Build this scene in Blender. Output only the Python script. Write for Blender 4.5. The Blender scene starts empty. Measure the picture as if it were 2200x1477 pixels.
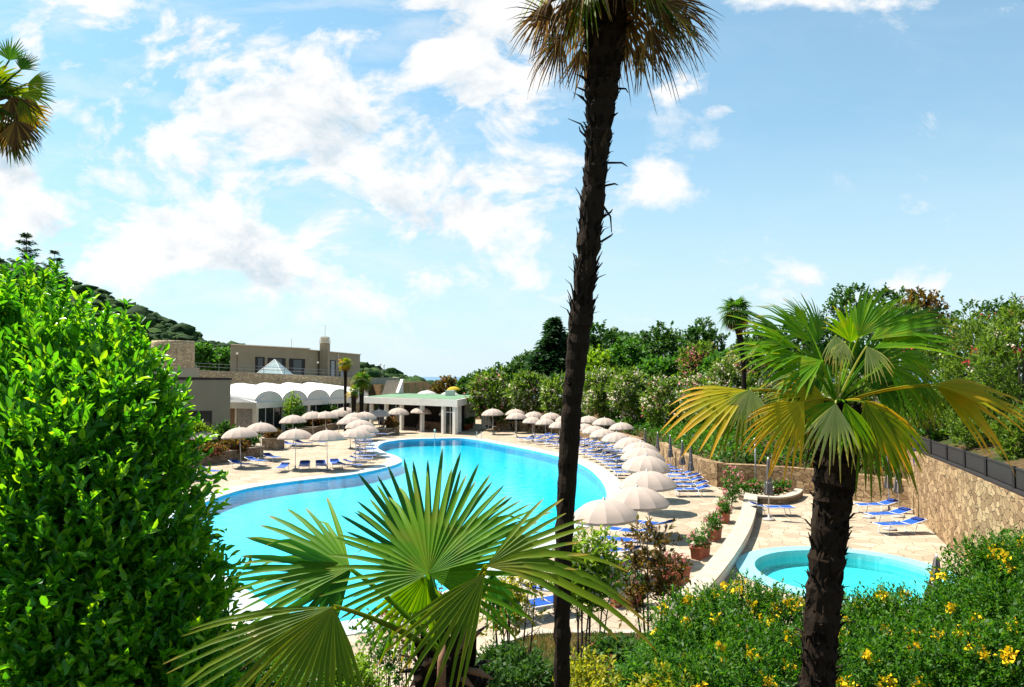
import bpy, bmesh, math, random
import numpy as np
from mathutils import Vector, Matrix, noise as mnoise
from mathutils.geometry import tessellate_polygon
R = math.radians
scene = bpy.context.scene
col = scene.collection
random.seed(7)
rng = np.random.default_rng(7)

# ------------------------------------------------------------------ camera
CAM = Vector((0, 0, 7.2)); F = 1650.0; PITCH = math.atan(70 / F)
cd = bpy.data.cameras.new('camera'); cam = bpy.data.objects.new('camera', cd); col.objects.link(cam)
cam.location = CAM; cam.rotation_euler = (R(90) + PITCH, 0, 0)
cd.lens = 27.0; cd.sensor_width = 36; cd.clip_start = 0.05; cd.clip_end = 120000
scene.camera = cam
_fw = Vector((0, math.cos(PITCH), math.sin(PITCH))); _up = Vector((0, -math.sin(PITCH), math.cos(PITCH)))
def ray(px, py):
    return _fw + Vector((1, 0, 0)) * ((px - 1100) / F) + _up * ((738.5 - py) / F)
def W(px, py, z=0.0):            # a surveyed point lying on the level z
    d = ray(px, py); return CAM + d * ((z - CAM.z) / d.z)
def Y(px, py, y):                # a surveyed point at the distance y
    d = ray(px, py); return CAM + d * (y / d.y)

# ------------------------------------------------------------------ objects
def props(o, label=None, cat=None, group=None, kind=None):
    if label: o['label'] = label
    if cat: o['category'] = cat
    if group: o['group'] = group
    if kind: o['kind'] = kind
    return o
def thing(name, label, cat, loc=(0, 0, 0), group=None):
    o = bpy.data.objects.new(name, None); col.objects.link(o); o.location = loc
    o.empty_display_size = .2
    return props(o, label, cat, group)
def rootloc(p):
    v = Vector((0, 0, 0))
    while p is not None:
        v += p.location; p = p.parent
    return v
def link(name, me, parent=None):
    o = bpy.data.objects.new(name, me); col.objects.link(o)
    if parent: o.parent = parent
    return o
def kids(o): return [c for c in bpy.data.objects if c.parent == o]
KIDS = {}
def copy_thing(src, loc, rz=0, scale=1.0, label=None, group=None):
    if src.name not in KIDS:
        KIDS[src.name] = [(c, kids(c)) for c in kids(src)]
    r = src.copy(); col.objects.link(r)
    r.location = loc; r.rotation_euler = (0, 0, rz); r.scale = (scale,) * 3 if not isinstance(scale, tuple) else scale
    if label: r['label'] = label
    if group: r['group'] = group
    for c, gs in KIDS[src.name]:
        n = c.copy(); col.objects.link(n); n.parent = r
        for g in gs:
            m = g.copy(); col.objects.link(m); m.parent = n
    return r

class MB:
    def __init__(s): s.v = []; s.f = []
    def add(s, vs, fs):
        b = len(s.v); s.v += [tuple(v) for v in vs]; s.f += [tuple(i + b for i in f) for f in fs]
    def box(s, c, d, rz=0.0, rx=0.0, ry=0.0):
        m = Matrix.Rotation(rz, 3, 'Z') @ Matrix.Rotation(ry, 3, 'Y') @ Matrix.Rotation(rx, 3, 'X')
        c = Vector(c); vs = []
        for z in (-.5, .5):
            for x, y in ((-.5, -.5), (.5, -.5), (.5, .5), (-.5, .5)):
                vs.append(c + m @ Vector((x * d[0], y * d[1], z * d[2])))
        s.add(vs, [(3, 2, 1, 0), (4, 5, 6, 7), (0, 1, 5, 4), (1, 2, 6, 5), (2, 3, 7, 6), (3, 0, 4, 7)]); return s
    def prism(s, poly, z0, z1, ztop=None):
        n = len(poly)
        vs = [(p[0], p[1], z0) for p in poly] + [(p[0], p[1], z1 if ztop is None else ztop[i]) for i, p in enumerate(poly)]
        tri = tessellate_polygon([[Vector((p[0], p[1], 0)) for p in poly]])
        fs = [(i, (i + 1) % n, (i + 1) % n + n, i + n) for i in range(n)]
        for t in tri: fs += [tuple(t), tuple(i + n for i in t)]
        s.add(vs, fs); return s
    def tube(s, pts, rad, n=8, cap=True):
        pts = [Vector(p) for p in pts]
        if not hasattr(rad, '__len__'): rad = [rad] * len(pts)
        vs = []; prev = None
        for i, p in enumerate(pts):
            t = (pts[min(i + 1, len(pts) - 1)] - pts[max(i - 1, 0)]).normalized()
            a = prev if prev is not None else (Vector((1, 0, 0)) if abs(t.x) < .9 else Vector((0, 1, 0)))
            a = (a - t * a.dot(t)).normalized(); prev = a; b = t.cross(a)
            for k in range(n):
                q = 2 * math.pi * k / n
                vs.append(p + (a * math.cos(q) + b * math.sin(q)) * rad[i])
        fs = []
        for i in range(len(pts) - 1):
            for k in range(n):
                k2 = (k + 1) % n
                fs.append((i * n + k, i * n + k2, (i + 1) * n + k2, (i + 1) * n + k))
        if cap:
            fs.append(tuple(range(n - 1, -1, -1))); e = (len(pts) - 1) * n; fs.append(tuple(range(e, e + n)))
        s.add(vs, fs); return s
    def lathe(s, prof, n=24, c=(0, 0, 0)):
        vs = []
        for r, z in prof:
            for k in range(n):
                q = 2 * math.pi * k / n; vs.append((c[0] + r * math.cos(q), c[1] + r * math.sin(q), c[2] + z))
        fs = []
        for i in range(len(prof) - 1):
            for k in range(n):
                k2 = (k + 1) % n; fs.append((i * n + k, i * n + k2, (i + 1) * n + k2, (i + 1) * n + k))
        s.add(vs, fs); return s
    def sheet(s, loops, z):
        ls = [[Vector((p[0], p[1], 0)) for p in l] for l in loops]
        fl = [p for l in ls for p in l]
        tri = tessellate_polygon(ls)
        vs = [(p.x, p.y, z) for p in fl]; fs = []
        for a, b, c in tri:
            A, B, C_ = fl[a], fl[b], fl[c]
            up = (B.x - A.x) * (C_.y - A.y) - (B.y - A.y) * (C_.x - A.x)
            fs.append((a, b, c) if up > 0 else (a, c, b))
        s.add(vs, fs); return s
    def build(s, name, mat, parent=None, smooth=False, world=True, **kw):
        me = bpy.data.meshes.new(name)
        v = s.v
        if parent is not None and world:
            o = rootloc(parent); v = [(a[0] - o.x, a[1] - o.y, a[2] - o.z) for a in v]
        me.from_pydata(v, [], s.f); me.materials.append(mat)
        if smooth: me.polygons.foreach_set('use_smooth', [True] * len(me.polygons))
        ob = link(name, me, parent)
        if kw: props(ob, **kw)
        return ob

def np_mesh(name, V, Fq, mat, parent=None, world=True, attr=None):
    """V (n,3); Fq (m,k) faces of one size"""
    V = np.asarray(V, dtype=np.float32)
    if parent is not None and world:
        o = rootloc(parent); V = V - np.array([o.x, o.y, o.z], dtype=np.float32)
    me = bpy.data.meshes.new(name)
    m, k = Fq.shape
    me.vertices.add(len(V)); me.vertices.foreach_set('co', V.ravel())
    me.loops.add(m * k); me.loops.foreach_set('vertex_index', Fq.ravel().astype(np.int32))
    me.polygons.add(m); me.polygons.foreach_set('loop_start', np.arange(0, m * k, k, dtype=np.int32))
    me.polygons.foreach_set('loop_total', np.full(m, k, dtype=np.int32))
    if attr is not None:
        a = me.attributes.new('tip', 'FLOAT', 'POINT'); a.data.foreach_set('value', np.asarray(attr, dtype=np.float32))
    me.update(); me.materials.append(mat)
    return link(name, me, parent)

# ------------------------------------------------------------------ materials
class NT:
    def __init__(s, name):
        s.m = bpy.data.materials.new(name); s.m.use_nodes = True
        s.t = s.m.node_tree; s.t.nodes.clear(); s.out = s.n('ShaderNodeOutputMaterial')
    def n(s, t, **kw):
        d = s.t.nodes.new(t)
        for k, v in kw.items():
            if k.startswith('i_'):
                key = k[2:]; key = int(key) if key.isdigit() else key.replace('_', ' ')
                d.inputs[key].default_value = v
            else: setattr(d, k, v)
        return d
    def l(s, a, b): s.t.links.new(a, b)
    def ramp(s, stops, fac=None, interp='LINEAR'):
        r = s.n('ShaderNodeValToRGB'); r.color_ramp.interpolation = interp
        e = r.color_ramp.elements
        while len(e) < len(stops): e.new(.5)
        for i, (p, c) in enumerate(stops):
            e[i].position = p; e[i].color = (*c, 1) if len(c) == 3 else c
        if fac is not None: s.l(fac, r.inputs[0])
        return r.outputs[0]
    def obj(s): return s.n('ShaderNodeTexCoord').outputs['Object']
    def geo(s): return s.n('ShaderNodeNewGeometry').outputs['Position']
    def noise(s, scale, vec=None, detail=4, rough=.55):
        x = s.n('ShaderNodeTexNoise', i_Scale=scale, i_Detail=detail, i_Roughness=rough)
        if vec is not None: s.l(vec, x.inputs['Vector'])
        return x.outputs['Fac']
    def mix(s, f, a, b, mode='MIX'):
        x = s.n('ShaderNodeMix', data_type='RGBA', blend_type=mode)
        for v, i in ((f, 0), (a, 6), (b, 7)):
            if hasattr(v, 'is_linked'): s.l(v, x.inputs[i])
            elif i == 0: x.inputs[0].default_value = v
            else: x.inputs[i].default_value = (*v, 1)
        return x.outputs[2]
    def math(s, op, a, b=None, c=None):
        x = s.n('ShaderNodeMath', operation=op)
        for i, v in enumerate((a, b, c)):
            if v is None: continue
            if hasattr(v, 'is_linked'): s.l(v, x.inputs[i])
            else: x.inputs[i].default_value = v
        return x.outputs[0]
    def bump(s, h, strength=.3, dist=.02):
        b = s.n('ShaderNodeBump', i_Strength=strength, i_Distance=dist); s.l(h, b.inputs['Height']); return b.outputs[0]
    def pbr(s, color, rough=.6, bump=None, metal=0, spec=.5):
        p = s.n('ShaderNodeBsdfPrincipled', i_Roughness=rough if not hasattr(rough, 'is_linked') else .5, i_Metallic=metal)
        p.inputs['Specular IOR Level'].default_value = spec
        if hasattr(color, 'is_linked'): s.l(color, p.inputs['Base Color'])
        else: p.inputs['Base Color'].default_value = (*color, 1)
        if hasattr(rough, 'is_linked'): s.l(rough, p.inputs['Roughness'])
        if bump is not None: s.l(bump, p.inputs['Normal'])
        return p.outputs[0]
    def done(s, sh): s.l(sh, s.out.inputs['Surface']); return s.m

def mat_plain(name, c, rough=.6, var=.25, scale=3.0, metal=0, spec=.4, bumpd=.004):
    t = NT(name); o = t.geo(); f = t.noise(scale, o, 5)
    f2 = t.noise(scale * 9, o, 3)
    cc = t.ramp([(.3, tuple(x * (1 - var) for x in c)), (.7, tuple(min(1, x * (1 + var * .6)) for x in c))], f)
    return t.done(t.pbr(cc, rough, t.bump(f2, .3, bumpd), metal, spec))

def mat_leaf(name, cs, trans=.35, rough=.45, spec=.22, tipcol=None, tcol=None, tipstart=.6, k=None):
    t = NT(name); g = t.n('ShaderNodeNewGeometry')
    k = k or (1.15 if 'flower' in name and 'leaf' not in name else .78)
    cs = [tuple(min(.8, x * k) for x in q) for q in cs]; tipcol = tipcol and tuple(x * .7 for x in tipcol)
    n = len(cs); c = t.ramp([(i / max(1, n - 1), x) for i, x in enumerate(cs)], g.outputs['Random Per Island'])
    if tipcol is not None:
        a = t.n('ShaderNodeAttribute', attribute_name='tip').outputs['Fac']
        nz = t.noise(5.0, g.outputs['Position'], 2)
        k = t.math('ADD', a, t.math('MULTIPLY', t.math('SUBTRACT', nz, .5), .5))
        rp = t.ramp([(tipstart, (0, 0, 0)), (min(1, tipstart + .35), (1, 1, 1))], k)
        c = t.mix(rp, c, tipcol)
        sp_ = t.noise(28, g.outputs['Position'], 4, .7); lo_ = t.noise(7, g.outputs['Position'], 3)
        c = t.mix(t.ramp([(.55, (0, 0, 0)), (.8, (.5, .5, .5))], lo_), c, tuple(x * .9 for x in tipcol))
        c = t.mix(t.ramp([(.66, (0, 0, 0)), (.74, (.6, .6, .6))], sp_), c, (.16, .10, .03))
    p = t.pbr(c, rough, None, 0, spec)
    tr = t.n('ShaderNodeBsdfTranslucent')
    tc = t.mix(1.0, c, tcol or (1.6, 1.7, .7), 'MULTIPLY'); t.l(tc, tr.inputs['Color'])
    mx = t.n('ShaderNodeMixShader', i_Fac=trans); t.l(p, mx.inputs[1]); t.l(tr.outputs[0], mx.inputs[2])
    return t.done(mx.outputs[0])

def mat_stone(name, c1, c2, joint, scale=2.4, jw=.05, rnd=.9, flat=False, bd=.05):
    t = NT(name); o = t.geo()
    if not flat:
        mpz = t.n('ShaderNodeMapping'); mpz.inputs['Scale'].default_value = (1, 1, 1.9); t.l(o, mpz.inputs[0]); o = mpz.outputs[0]
    ds = t.n('ShaderNodeTexNoise', i_Scale=scale * 1.2, i_Detail=2); t.l(o, ds.inputs['Vector'])
    v = t.n('ShaderNodeVectorMath', operation='MULTIPLY_ADD'); t.l(ds.outputs['Color'], v.inputs[0])
    v.inputs[1].default_value = (.28 / scale * 2,) * 3; t.l(o, v.inputs[2])
    dim = '2D' if flat else '3D'
    e = t.n('ShaderNodeTexVoronoi', feature='DISTANCE_TO_EDGE', voronoi_dimensions=dim, i_Scale=scale, i_Randomness=rnd)
    k = t.n('ShaderNodeTexVoronoi', feature='F1', voronoi_dimensions=dim, i_Scale=scale, i_Randomness=rnd)
    t.l(v.outputs[0], e.inputs['Vector']); t.l(v.outputs[0], k.inputs['Vector'])
    sep = t.n('ShaderNodeSeparateColor'); t.l(k.outputs['Color'], sep.inputs[0])
    cc = t.ramp([(0, c1), (1, c2)], sep.outputs[0])
    nz = t.noise(scale * 5, o, 5); cc = t.mix(t.math('MULTIPLY', nz, .55), cc, tuple(x * .62 for x in c1))
    big = t.noise(.25, o, 3); cc = t.mix(t.ramp([(.45, (0, 0, 0)), (.75, (.35, .35, .35))], big), cc, tuple(x * .6 for x in c1))
    jr = t.ramp([(0, (0, 0, 0)), (jw, (1, 1, 1))], e.outputs['Distance'])
    cc = t.mix(jr, joint, cc)
    h = t.math('ADD', jr, t.math('MULTIPLY', nz, .35))
    return t.done(t.pbr(cc, .85, t.bump(h, .8, bd), 0, .25))

def mat_tile(name, c, grout, size=.28, rough=.3):
    t = NT(name); o = t.geo()
    # project the grid on the floor and, on the walls, along the height
    sp = t.n('ShaderNodeSeparateXYZ'); t.l(o, sp.inputs[0])
    def line(x):
        m = t.math('ABSOLUTE', t.math('SUBTRACT', t.math('FRACT', t.math('DIVIDE', x, size)), .5))
        return t.math('GREATER_THAN', m, .472)
    a = t.math('ADD', sp.outputs[0], sp.outputs[1]); b = t.math('SUBTRACT', sp.outputs[0], sp.outputs[1])
    ln = t.math('MAXIMUM', line(t.math('MULTIPLY', a, .707)), line(t.math('MULTIPLY', b, .707)))
    ln = t.math('MAXIMUM', ln, line(sp.outputs[2]))
    nz = t.noise(.5, o, 3); n2 = t.noise(6, o, 2)
    cc = t.ramp([(.3, tuple(x * .85 for x in c)), (.7, tuple(min(1, x * 1.1) for x in c))], nz)
    cc = t.mix(t.math('MULTIPLY', n2, .25), cc, tuple(x * .7 for x in c))
    cc = t.mix(t.math('MULTIPLY', ln, .8), cc, grout)
    return t.done(t.pbr(cc, rough))

def mat_water(name, tint=(.55, .95, .99), bump=.02):
    t = NT(name); o = t.geo()
    n1 = t.noise(1.3, o, 3, .5); n2 = t.noise(5.5, o, 2, .5)
    h = t.math('ADD', n1, t.math('MULTIPLY', n2, .35))
    b = t.bump(h, .8, bump * 1.6)
    tr = t.n('ShaderNodeBsdfTransparent'); tr.inputs[0].default_value = (*tint, 1)
    gl = t.n('ShaderNodeBsdfGlossy', i_Roughness=.02); gl.inputs[0].default_value = (1, 1, 1, 1); t.l(b, gl.inputs['Normal'])
    fr = t.n('ShaderNodeFresnel', i_IOR=1.31); t.l(b, fr.inputs['Normal'])
    mx = t.n('ShaderNodeMixShader'); t.l(t.math('MULTIPLY', fr.outputs[0], .85), mx.inputs[0]); t.l(tr.outputs[0], mx.inputs[1]); t.l(gl.outputs[0], mx.inputs[2])
    return t.done(mx.outputs[0])

def mat_fabric(name, c, trans=.15):
    t = NT(name); g = t.n('ShaderNodeNewGeometry'); o = t.n('ShaderNodeTexCoord').outputs['Object']
    oi = t.n('ShaderNodeObjectInfo')
    nz = t.noise(2.0, o, 4); wv = t.noise(60, o, 2)
    cc = t.ramp([(.3, tuple(x * .88 for x in c)), (.7, c)], nz)
    cc = t.mix(t.math('MULTIPLY', oi.outputs['Random'], .25), cc, tuple(x * .8 for x in c))
    p = t.pbr(cc, .85, t.bump(wv, .2, .002), 0, .2)
    tr = t.n('ShaderNodeBsdfTranslucent'); t.l(cc, tr.inputs[0])
    mx = t.n('ShaderNodeMixShader', i_Fac=trans); t.l(p, mx.inputs[1]); t.l(tr.outputs[0], mx.inputs[2])
    return t.done(mx.outputs[0])

def mat_ground(name):
    t = NT(name); o = t.geo()
    a = t.noise(.35, o, 4); b = t.noise(3.5, o, 6, .7); c = t.noise(22, o, 3)
    dry = t.ramp([(.3, (.03, .018, .009)), (.55, (.11, .066, .03)), (.8, (.19, .125, .06))], b)
    grn = t.ramp([(.3, (.012, .022, .005)), (.7, (.05, .07, .015))], b)
    cc = t.mix(t.ramp([(.44, (0, 0, 0)), (.58, (1, 1, 1))], a), dry, grn)
    return t.done(t.pbr(cc, .95, t.bump(t.math('ADD', b, c), .9, .06), 0, .1))

def mat_forest(name, cs):
    t = NT(name); o = t.geo()
    a = t.noise(.012, o, 4); b = t.noise(.22, o, 5, .7); g = t.n('ShaderNodeNewGeometry')
    f = t.math('ADD', t.math('MULTIPLY', g.outputs['Random Per Island'], .45), t.math('MULTIPLY', b, .55))
    cc = t.ramp([(.2, cs[0]), (.5, cs[1]), (.8, cs[2])], f)
    return t.done(t.pbr(cc, .9, t.bump(b, 1.0, 2.5), 0, .1))

def mat_glass(name, c=(.02, .025, .025), rough=.04):
    t = NT(name); o = t.geo(); n = t.noise(.7, o, 2)
    return t.done(t.pbr(c, rough, t.bump(n, .08, .02), 0, .45))

def mat_palmbark():
    t = NT('palm_fibre'); g = t.n('ShaderNodeNewGeometry'); mp = t.n('ShaderNodeMapping'); mp.inputs['Scale'].default_value = (70, 70, 9)
    t.l(g.outputs['Position'], mp.inputs[0]); f = t.noise(1.0, mp.outputs[0], 5, .65); f2 = t.noise(9, g.outputs['Position'], 3)
    a = t.ramp([(0, (.006, .004, .003)), (.5, (.015, .009, .006)), (.85, (.036, .022, .012)), (1, (.085, .052, .028))], g.outputs['Random Per Island'])
    c = t.mix(t.ramp([(.35, (0, 0, 0)), (.7, (1, 1, 1))], f), t.mix(.65, a, (.008, .006, .005)), a)
    return t.done(t.pbr(c, .95, t.bump(t.math('ADD', f, f2), 1.0, .02), 0, .12))
M = dict(
    deck=mat_stone('deck_paving', (.32, .245, .165), (.50, .40, .285), (.15, .105, .07), 1.5, .04, .95, True, .012),
    wall=mat_stone('stone_wall', (.20, .115, .052), (.48, .325, .17), (.035, .02, .01), 2.0, .05, .9, False, .06),
    wallfine=mat_stone('terrace_stone', (.44, .31, .18), (.68, .52, .32), (.15, .11, .07), 1.6, .06, .9, False, .06),
    planterstone=mat_stone('planter_stone', (.20, .14, .09), (.36, .27, .18), (.05, .035, .025), 3.4, .06, .9, False, .05),
    cap=mat_plain('pale_stone', (.38, .32, .25), .8, .18, 2.0),
    coping=mat_tile('coping_tile', (.40, .46, .465), (.29, .35, .37), .30, .5),
    copingcyan=mat_tile('paddling_coping_tile', (.22, .54, .56), (.17, .44, .47), .25, .5),
    tile=mat_tile('pool_tile', (.014, .53, .66), (.006, .34, .47), .5, .35),
    tilewall=mat_tile('pool_wall_tile', (.006, .40, .64), (.004, .25, .42), .5, .35),
    tile2=mat_tile('paddling_tile', (.12, .52, .52), (.2, .58, .58), .4, .35),
    water=mat_water('pool_water'),
    lake=None,
    ground=mat_ground('garden_soil'),
    taupe=mat_plain('taupe_plaster', (.255, .212, .135), .85, .12, .6),
    taupelight=mat_plain('light_taupe_plaster', (.34, .30, .22), .85, .12, .6),
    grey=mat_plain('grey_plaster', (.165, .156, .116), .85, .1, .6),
    white=mat_plain('white_paint', (.66, .62, .55), .6, .08, 1.5),
    cream=mat_plain('cream_paint', (.66, .58, .45), .6, .1, 1.5),
    membrane=mat_plain('white_membrane', (.62, .60, .57), .55, .06, .8),
    glass=mat_glass('dark_glass'),
    curtain=mat_plain('pale_curtain', (.30, .27, .23), .9, .4, 4),
    brownwood=mat_plain('brown_wood', (.16, .085, .04), .6, .35, 3),
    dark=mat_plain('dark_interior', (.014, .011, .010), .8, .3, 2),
    darkmetal=mat_plain('dark_brown_metal', (.013, .009, .008), .75, .25, 3),
    railing=mat_plain('grey_metal', (.22, .22, .22), .4, .2, 4, .4),
    aluminium=mat_plain('aluminium', (.55, .55, .55), .4, .1, 5, .5),
    greenroof=mat_plain('green_roof_membrane', (.10, .20, .10), .8, .3, .5),
    skyglass=mat_glass('pale_skylight_glass', (.25, .33, .33), .15),
    canopy=mat_fabric('beige_canopy_fabric', (.44, .345, .285), .08),
    whitecanopy=mat_fabric('white_canopy_fabric', (.5, .48, .45), .12),
    yellowcanopy=mat_fabric('yellow_canopy_fabric', (.5, .35, .02), .12),
    folded=mat_fabric('grey_folded_fabric', (.16, .14, .135), .03),
    foldedlight=mat_fabric('pale_folded_fabric', (.42, .39, .37), .03),
    blue=mat_fabric('blue_sling_fabric', (.012, .075, .33), .08),
    navy=mat_fabric('navy_headrest_fabric', (.012, .03, .15), .03),
    concrete=mat_plain('grey_concrete', (.36, .33, .30), .85, .15, 4),
    terracotta=mat_plain('terracotta', (.30, .075, .03), .75, .2, 3),
    bark=mat_plain('grey_bark', (.07, .05, .035), .9, .4, 6, bumpd=.03),
    palmbark=mat_palmbark(),
    stem=mat_plain('shrub_stem', (.06, .045, .028), .9, .35, 12),
    husk=mat_plain('brown_husk', (.20, .10, .05), .8, .3, 8),
    pipe=mat_plain('pale_pipe', (.6, .6, .58), .4, .1, 3),
    towel=mat_fabric('blue_towel', (.02, .05, .22), .05),
    hill=mat_forest('forest_ground', ((.012, .028, .010), (.028, .055, .015), (.05, .085, .022))),
    hillwood=mat_forest('forest_crowns', ((.010, .026, .008), (.026, .058, .014), (.06, .11, .022))),
    laurel=mat_leaf('laurel_leaf', ((.025, .13, .008), (.05, .23, .012), (.10, .34, .012), (.26, .50, .018)), .5, .3, .45, k=1.0, tcol=(1.9, 1.6, .5)),
    lantana=mat_leaf('yellow_shrub_leaf', ((.014, .07, .005), (.035, .15, .007), (.085, .24, .012), (.16, .32, .015)), .42, .5, k=.6),
    oleander=mat_leaf('oleander_leaf', ((.05, .11, .012), (.11, .19, .022), (.22, .30, .05)), .42, .5),
    broad=mat_leaf('broad_leaf', ((.018, .06, .010), (.04, .11, .016), (.08, .17, .025)), .35, .55),
    lime=mat_leaf('lime_leaf', ((.10, .2, .012), (.2, .33, .02), (.3, .42, .03)), .42, .5),
    mid=mat_leaf('mid_green_leaf', ((.03, .11, .012), (.065, .19, .018), (.12, .27, .028)), .4, .5),
    conifer=mat_leaf('conifer_needle', ((.010, .045, .014), (.022, .075, .022), (.04, .10, .03)), .25, .6),
    ivy=mat_leaf('bank_ivy', ((.02, .075, .008), (.05, .15, .012), (.10, .23, .02)), .35, .5),
    redshrub=mat_leaf('bronze_leaf', ((.05, .045, .012), (.12, .07, .018), (.22, .11, .02), (.06, .09, .02)), .35, .55),
    yellowgreen=mat_leaf('yellow_green_leaf', ((.16, .20, .012), (.34, .33, .02), (.5, .42, .03), (.10, .2, .02)), .4, .5),
    whitefl=mat_leaf('white_flower', ((.62, .52, .38), (.75, .66, .50), (.66, .46, .36)), .4, .7, .2, tcol=(1, 1, 1)),
    pinkfl=mat_leaf('pink_flower', ((.62, .10, .16), (.68, .22, .24), (.66, .40, .36)), .3, .7, .2, tcol=(1, 1, 1), k=.95),
    redfl=mat_leaf('red_flower', ((.5, .02, .04), (.6, .06, .08)), .25, .7, .2, tcol=(1, 1, 1)),
    yellowfl=mat_leaf('yellow_flower', ((.80, .46, .008), (.80, .54, .012), (.80, .38, .006)), .25, .7, .2, tcol=(1, 1, 1)),
    orangefl=mat_leaf('rust_flower', ((.30, .07, .03), (.42, .16, .07), (.18, .05, .03)), .25, .7, .2, tcol=(1, 1, 1)),
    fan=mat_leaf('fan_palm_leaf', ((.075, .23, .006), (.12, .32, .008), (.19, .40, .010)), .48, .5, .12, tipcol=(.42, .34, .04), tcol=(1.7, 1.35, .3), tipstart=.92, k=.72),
    fanlime=mat_leaf('fan_palm_sunlit_lime_leaf', ((.075, .23, .006), (.13, .33, .008), (.24, .42, .012)), .55, .5, .12, tipcol=(.62, .48, .03), tcol=(1.7, 1.4, .25), tipstart=.84, k=.85),  # brighter lime copy of the fan leaf, sunlight put into its colour
    fanshade=mat_leaf('fan_palm_deep_shaded_leaf', ((.02, .13, .025), (.035, .18, .028), (.06, .23, .028)), .25, .5, .2, tipcol=(.25, .28, .04), tipstart=.93, k=.7),  # deeper green copy of the fan leaf, shade put into its colour
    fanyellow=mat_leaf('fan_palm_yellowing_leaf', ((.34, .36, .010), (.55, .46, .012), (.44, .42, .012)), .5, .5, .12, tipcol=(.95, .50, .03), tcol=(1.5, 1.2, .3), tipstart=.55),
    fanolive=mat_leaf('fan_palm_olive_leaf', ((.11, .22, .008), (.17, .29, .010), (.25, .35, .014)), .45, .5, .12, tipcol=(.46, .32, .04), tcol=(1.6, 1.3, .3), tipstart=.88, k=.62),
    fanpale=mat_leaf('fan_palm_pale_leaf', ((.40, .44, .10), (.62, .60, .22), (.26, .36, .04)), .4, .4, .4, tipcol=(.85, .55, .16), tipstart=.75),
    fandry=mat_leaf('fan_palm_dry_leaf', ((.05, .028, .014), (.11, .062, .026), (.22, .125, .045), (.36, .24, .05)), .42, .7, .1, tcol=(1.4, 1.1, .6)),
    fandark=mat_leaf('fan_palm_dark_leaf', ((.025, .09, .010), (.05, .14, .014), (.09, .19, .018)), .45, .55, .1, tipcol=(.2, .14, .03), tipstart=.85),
    grass=mat_leaf('dry_grass', ((.22, .13, .05), (.34, .21, .09), (.26, .16, .06), (.10, .13, .03), (.05, .11, .015)), .3, .8, .2),
)
def mat_lake():
    t = NT('lake_water'); o = t.geo(); n = t.noise(.02, o, 3)
    return t.done(t.pbr((.05, .14, .23), .4, t.bump(n, .4, 2.0), 0, .6))
M['lake'] = mat_lake()

# ------------------------------------------------------------------ splines / loops
def catmull(P, sub=8, closed=True):
    P = [Vector((p[0], p[1], 0)) for p in P]; n = len(P); out = []
    rngi = range(n) if closed else range(n - 1)
    for i in rngi:
        g = (lambda k: P[k % n]) if closed else (lambda k: P[max(0, min(n - 1, k))])
        a, b, c, d = g(i - 1), g(i), g(i + 1), g(i + 2)
        for s in range(sub):
            t = s / sub
            out.append(.5 * ((2 * b) + (c - a) * t + (2 * a - 5 * b + 4 * c - d) * t * t + (3 * b - a - 3 * c + d) * t ** 3))
    if not closed: out.append(P[-1])
    return out
def area(l): return .5 * sum(l[i].x * l[(i + 1) % len(l)].y - l[(i + 1) % len(l)].x * l[i].y for i in range(len(l)))
def offset(l, d):
    n = len(l); sg = 1 if area(l) > 0 else -1; out = []
    for i in range(n):
        t = (l[(i + 1) % n] - l[i - 1]).normalized()
        out.append(l[i] + Vector((t.y, -t.x, 0)) * d * sg)
    return out

WZ = -.10
pool_px = [(930, 945), (1000, 945), (1070, 956), (1150, 972), (1210, 987), (1255, 1005), (1285, 1029), (1302, 1058), (1298, 1082),
           (1262, 1108), (1215, 1132), (1150, 1168), (1066, 1215), (970, 1272), (850, 1318), (700, 1348), (600, 1322), (530, 1275), (462, 1230),
           (400, 1180), (368, 1135), (380, 1108), (413, 1094), (518, 1057), (609, 1041), (682, 1032), (754, 1024), (822, 1010), (862, 996),
           (854, 984), (826, 974), (812, 964), (828, 953), (872, 947)]
pool = catmull([W(x, y, WZ) for x, y in pool_px], 6)
if area(pool) < 0: pool.reverse()
_k = min(range(len(pool)), key=lambda i: (pool[i] - W(352, 1140)).length); pool = pool[_k:] + pool[:_k]
cop_out = offset(pool, 1.25)
SPC = Vector((12.2, 28.4, 0))
small = [SPC + Vector((math.cos(a) * 3.15, math.sin(a) * 3.5, 0)) for a in np.linspace(0, 2 * math.pi, 64, endpoint=False)]
small_out = offset(small, .7)

# outline of the paved level
right_wall = [(13.6, 19.0), (17.7, 30.6), (21.5, 42.0)]
back_wall = [(21.5, 42.0), (18.6, 46.8), (15.8, 49.2), (13.3, 50.2)]
curve_wall = [(13.3, 50.2), (12.75, 52), (12.45, 55), (12.2, 60), (12.5, 66)]
far_edge = [(12.3, 74), (10.9, 82), (8.6, 90), (5, 97), (1, 101.5), (-2.6, 104)]
deck_poly = [(2.2, 21.85), (5, 21.8), (9, 20.6)] + right_wall + back_wall[1:] + curve_wall[1:] + far_edge + [(-2.6, 128), (-62, 128), (-62, 48), (-30, 44), (-22, 40)]
i0 = min(range(len(cop_out)), key=lambda i: (cop_out[i] - W(352, 1140)).length)
i1 = min(range(len(cop_out)), key=lambda i: (cop_out[i] - W(640, 1368)).length)
i0 = max(1, i0) if i0 < len(pool) // 2 else 1
deck_poly += [(p.x, p.y) for p in offset(cop_out, -.04)[i0:i1 + 1]]
deck_poly += [(-5.6, 19.5), (-5.2, 15.0), (-3.6, 15.0), (-2.4, 17.8), (-.9, 20.3), (.4, 21.75)]
DP = np.array([(p[0], p[1]) for p in deck_poly])

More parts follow.
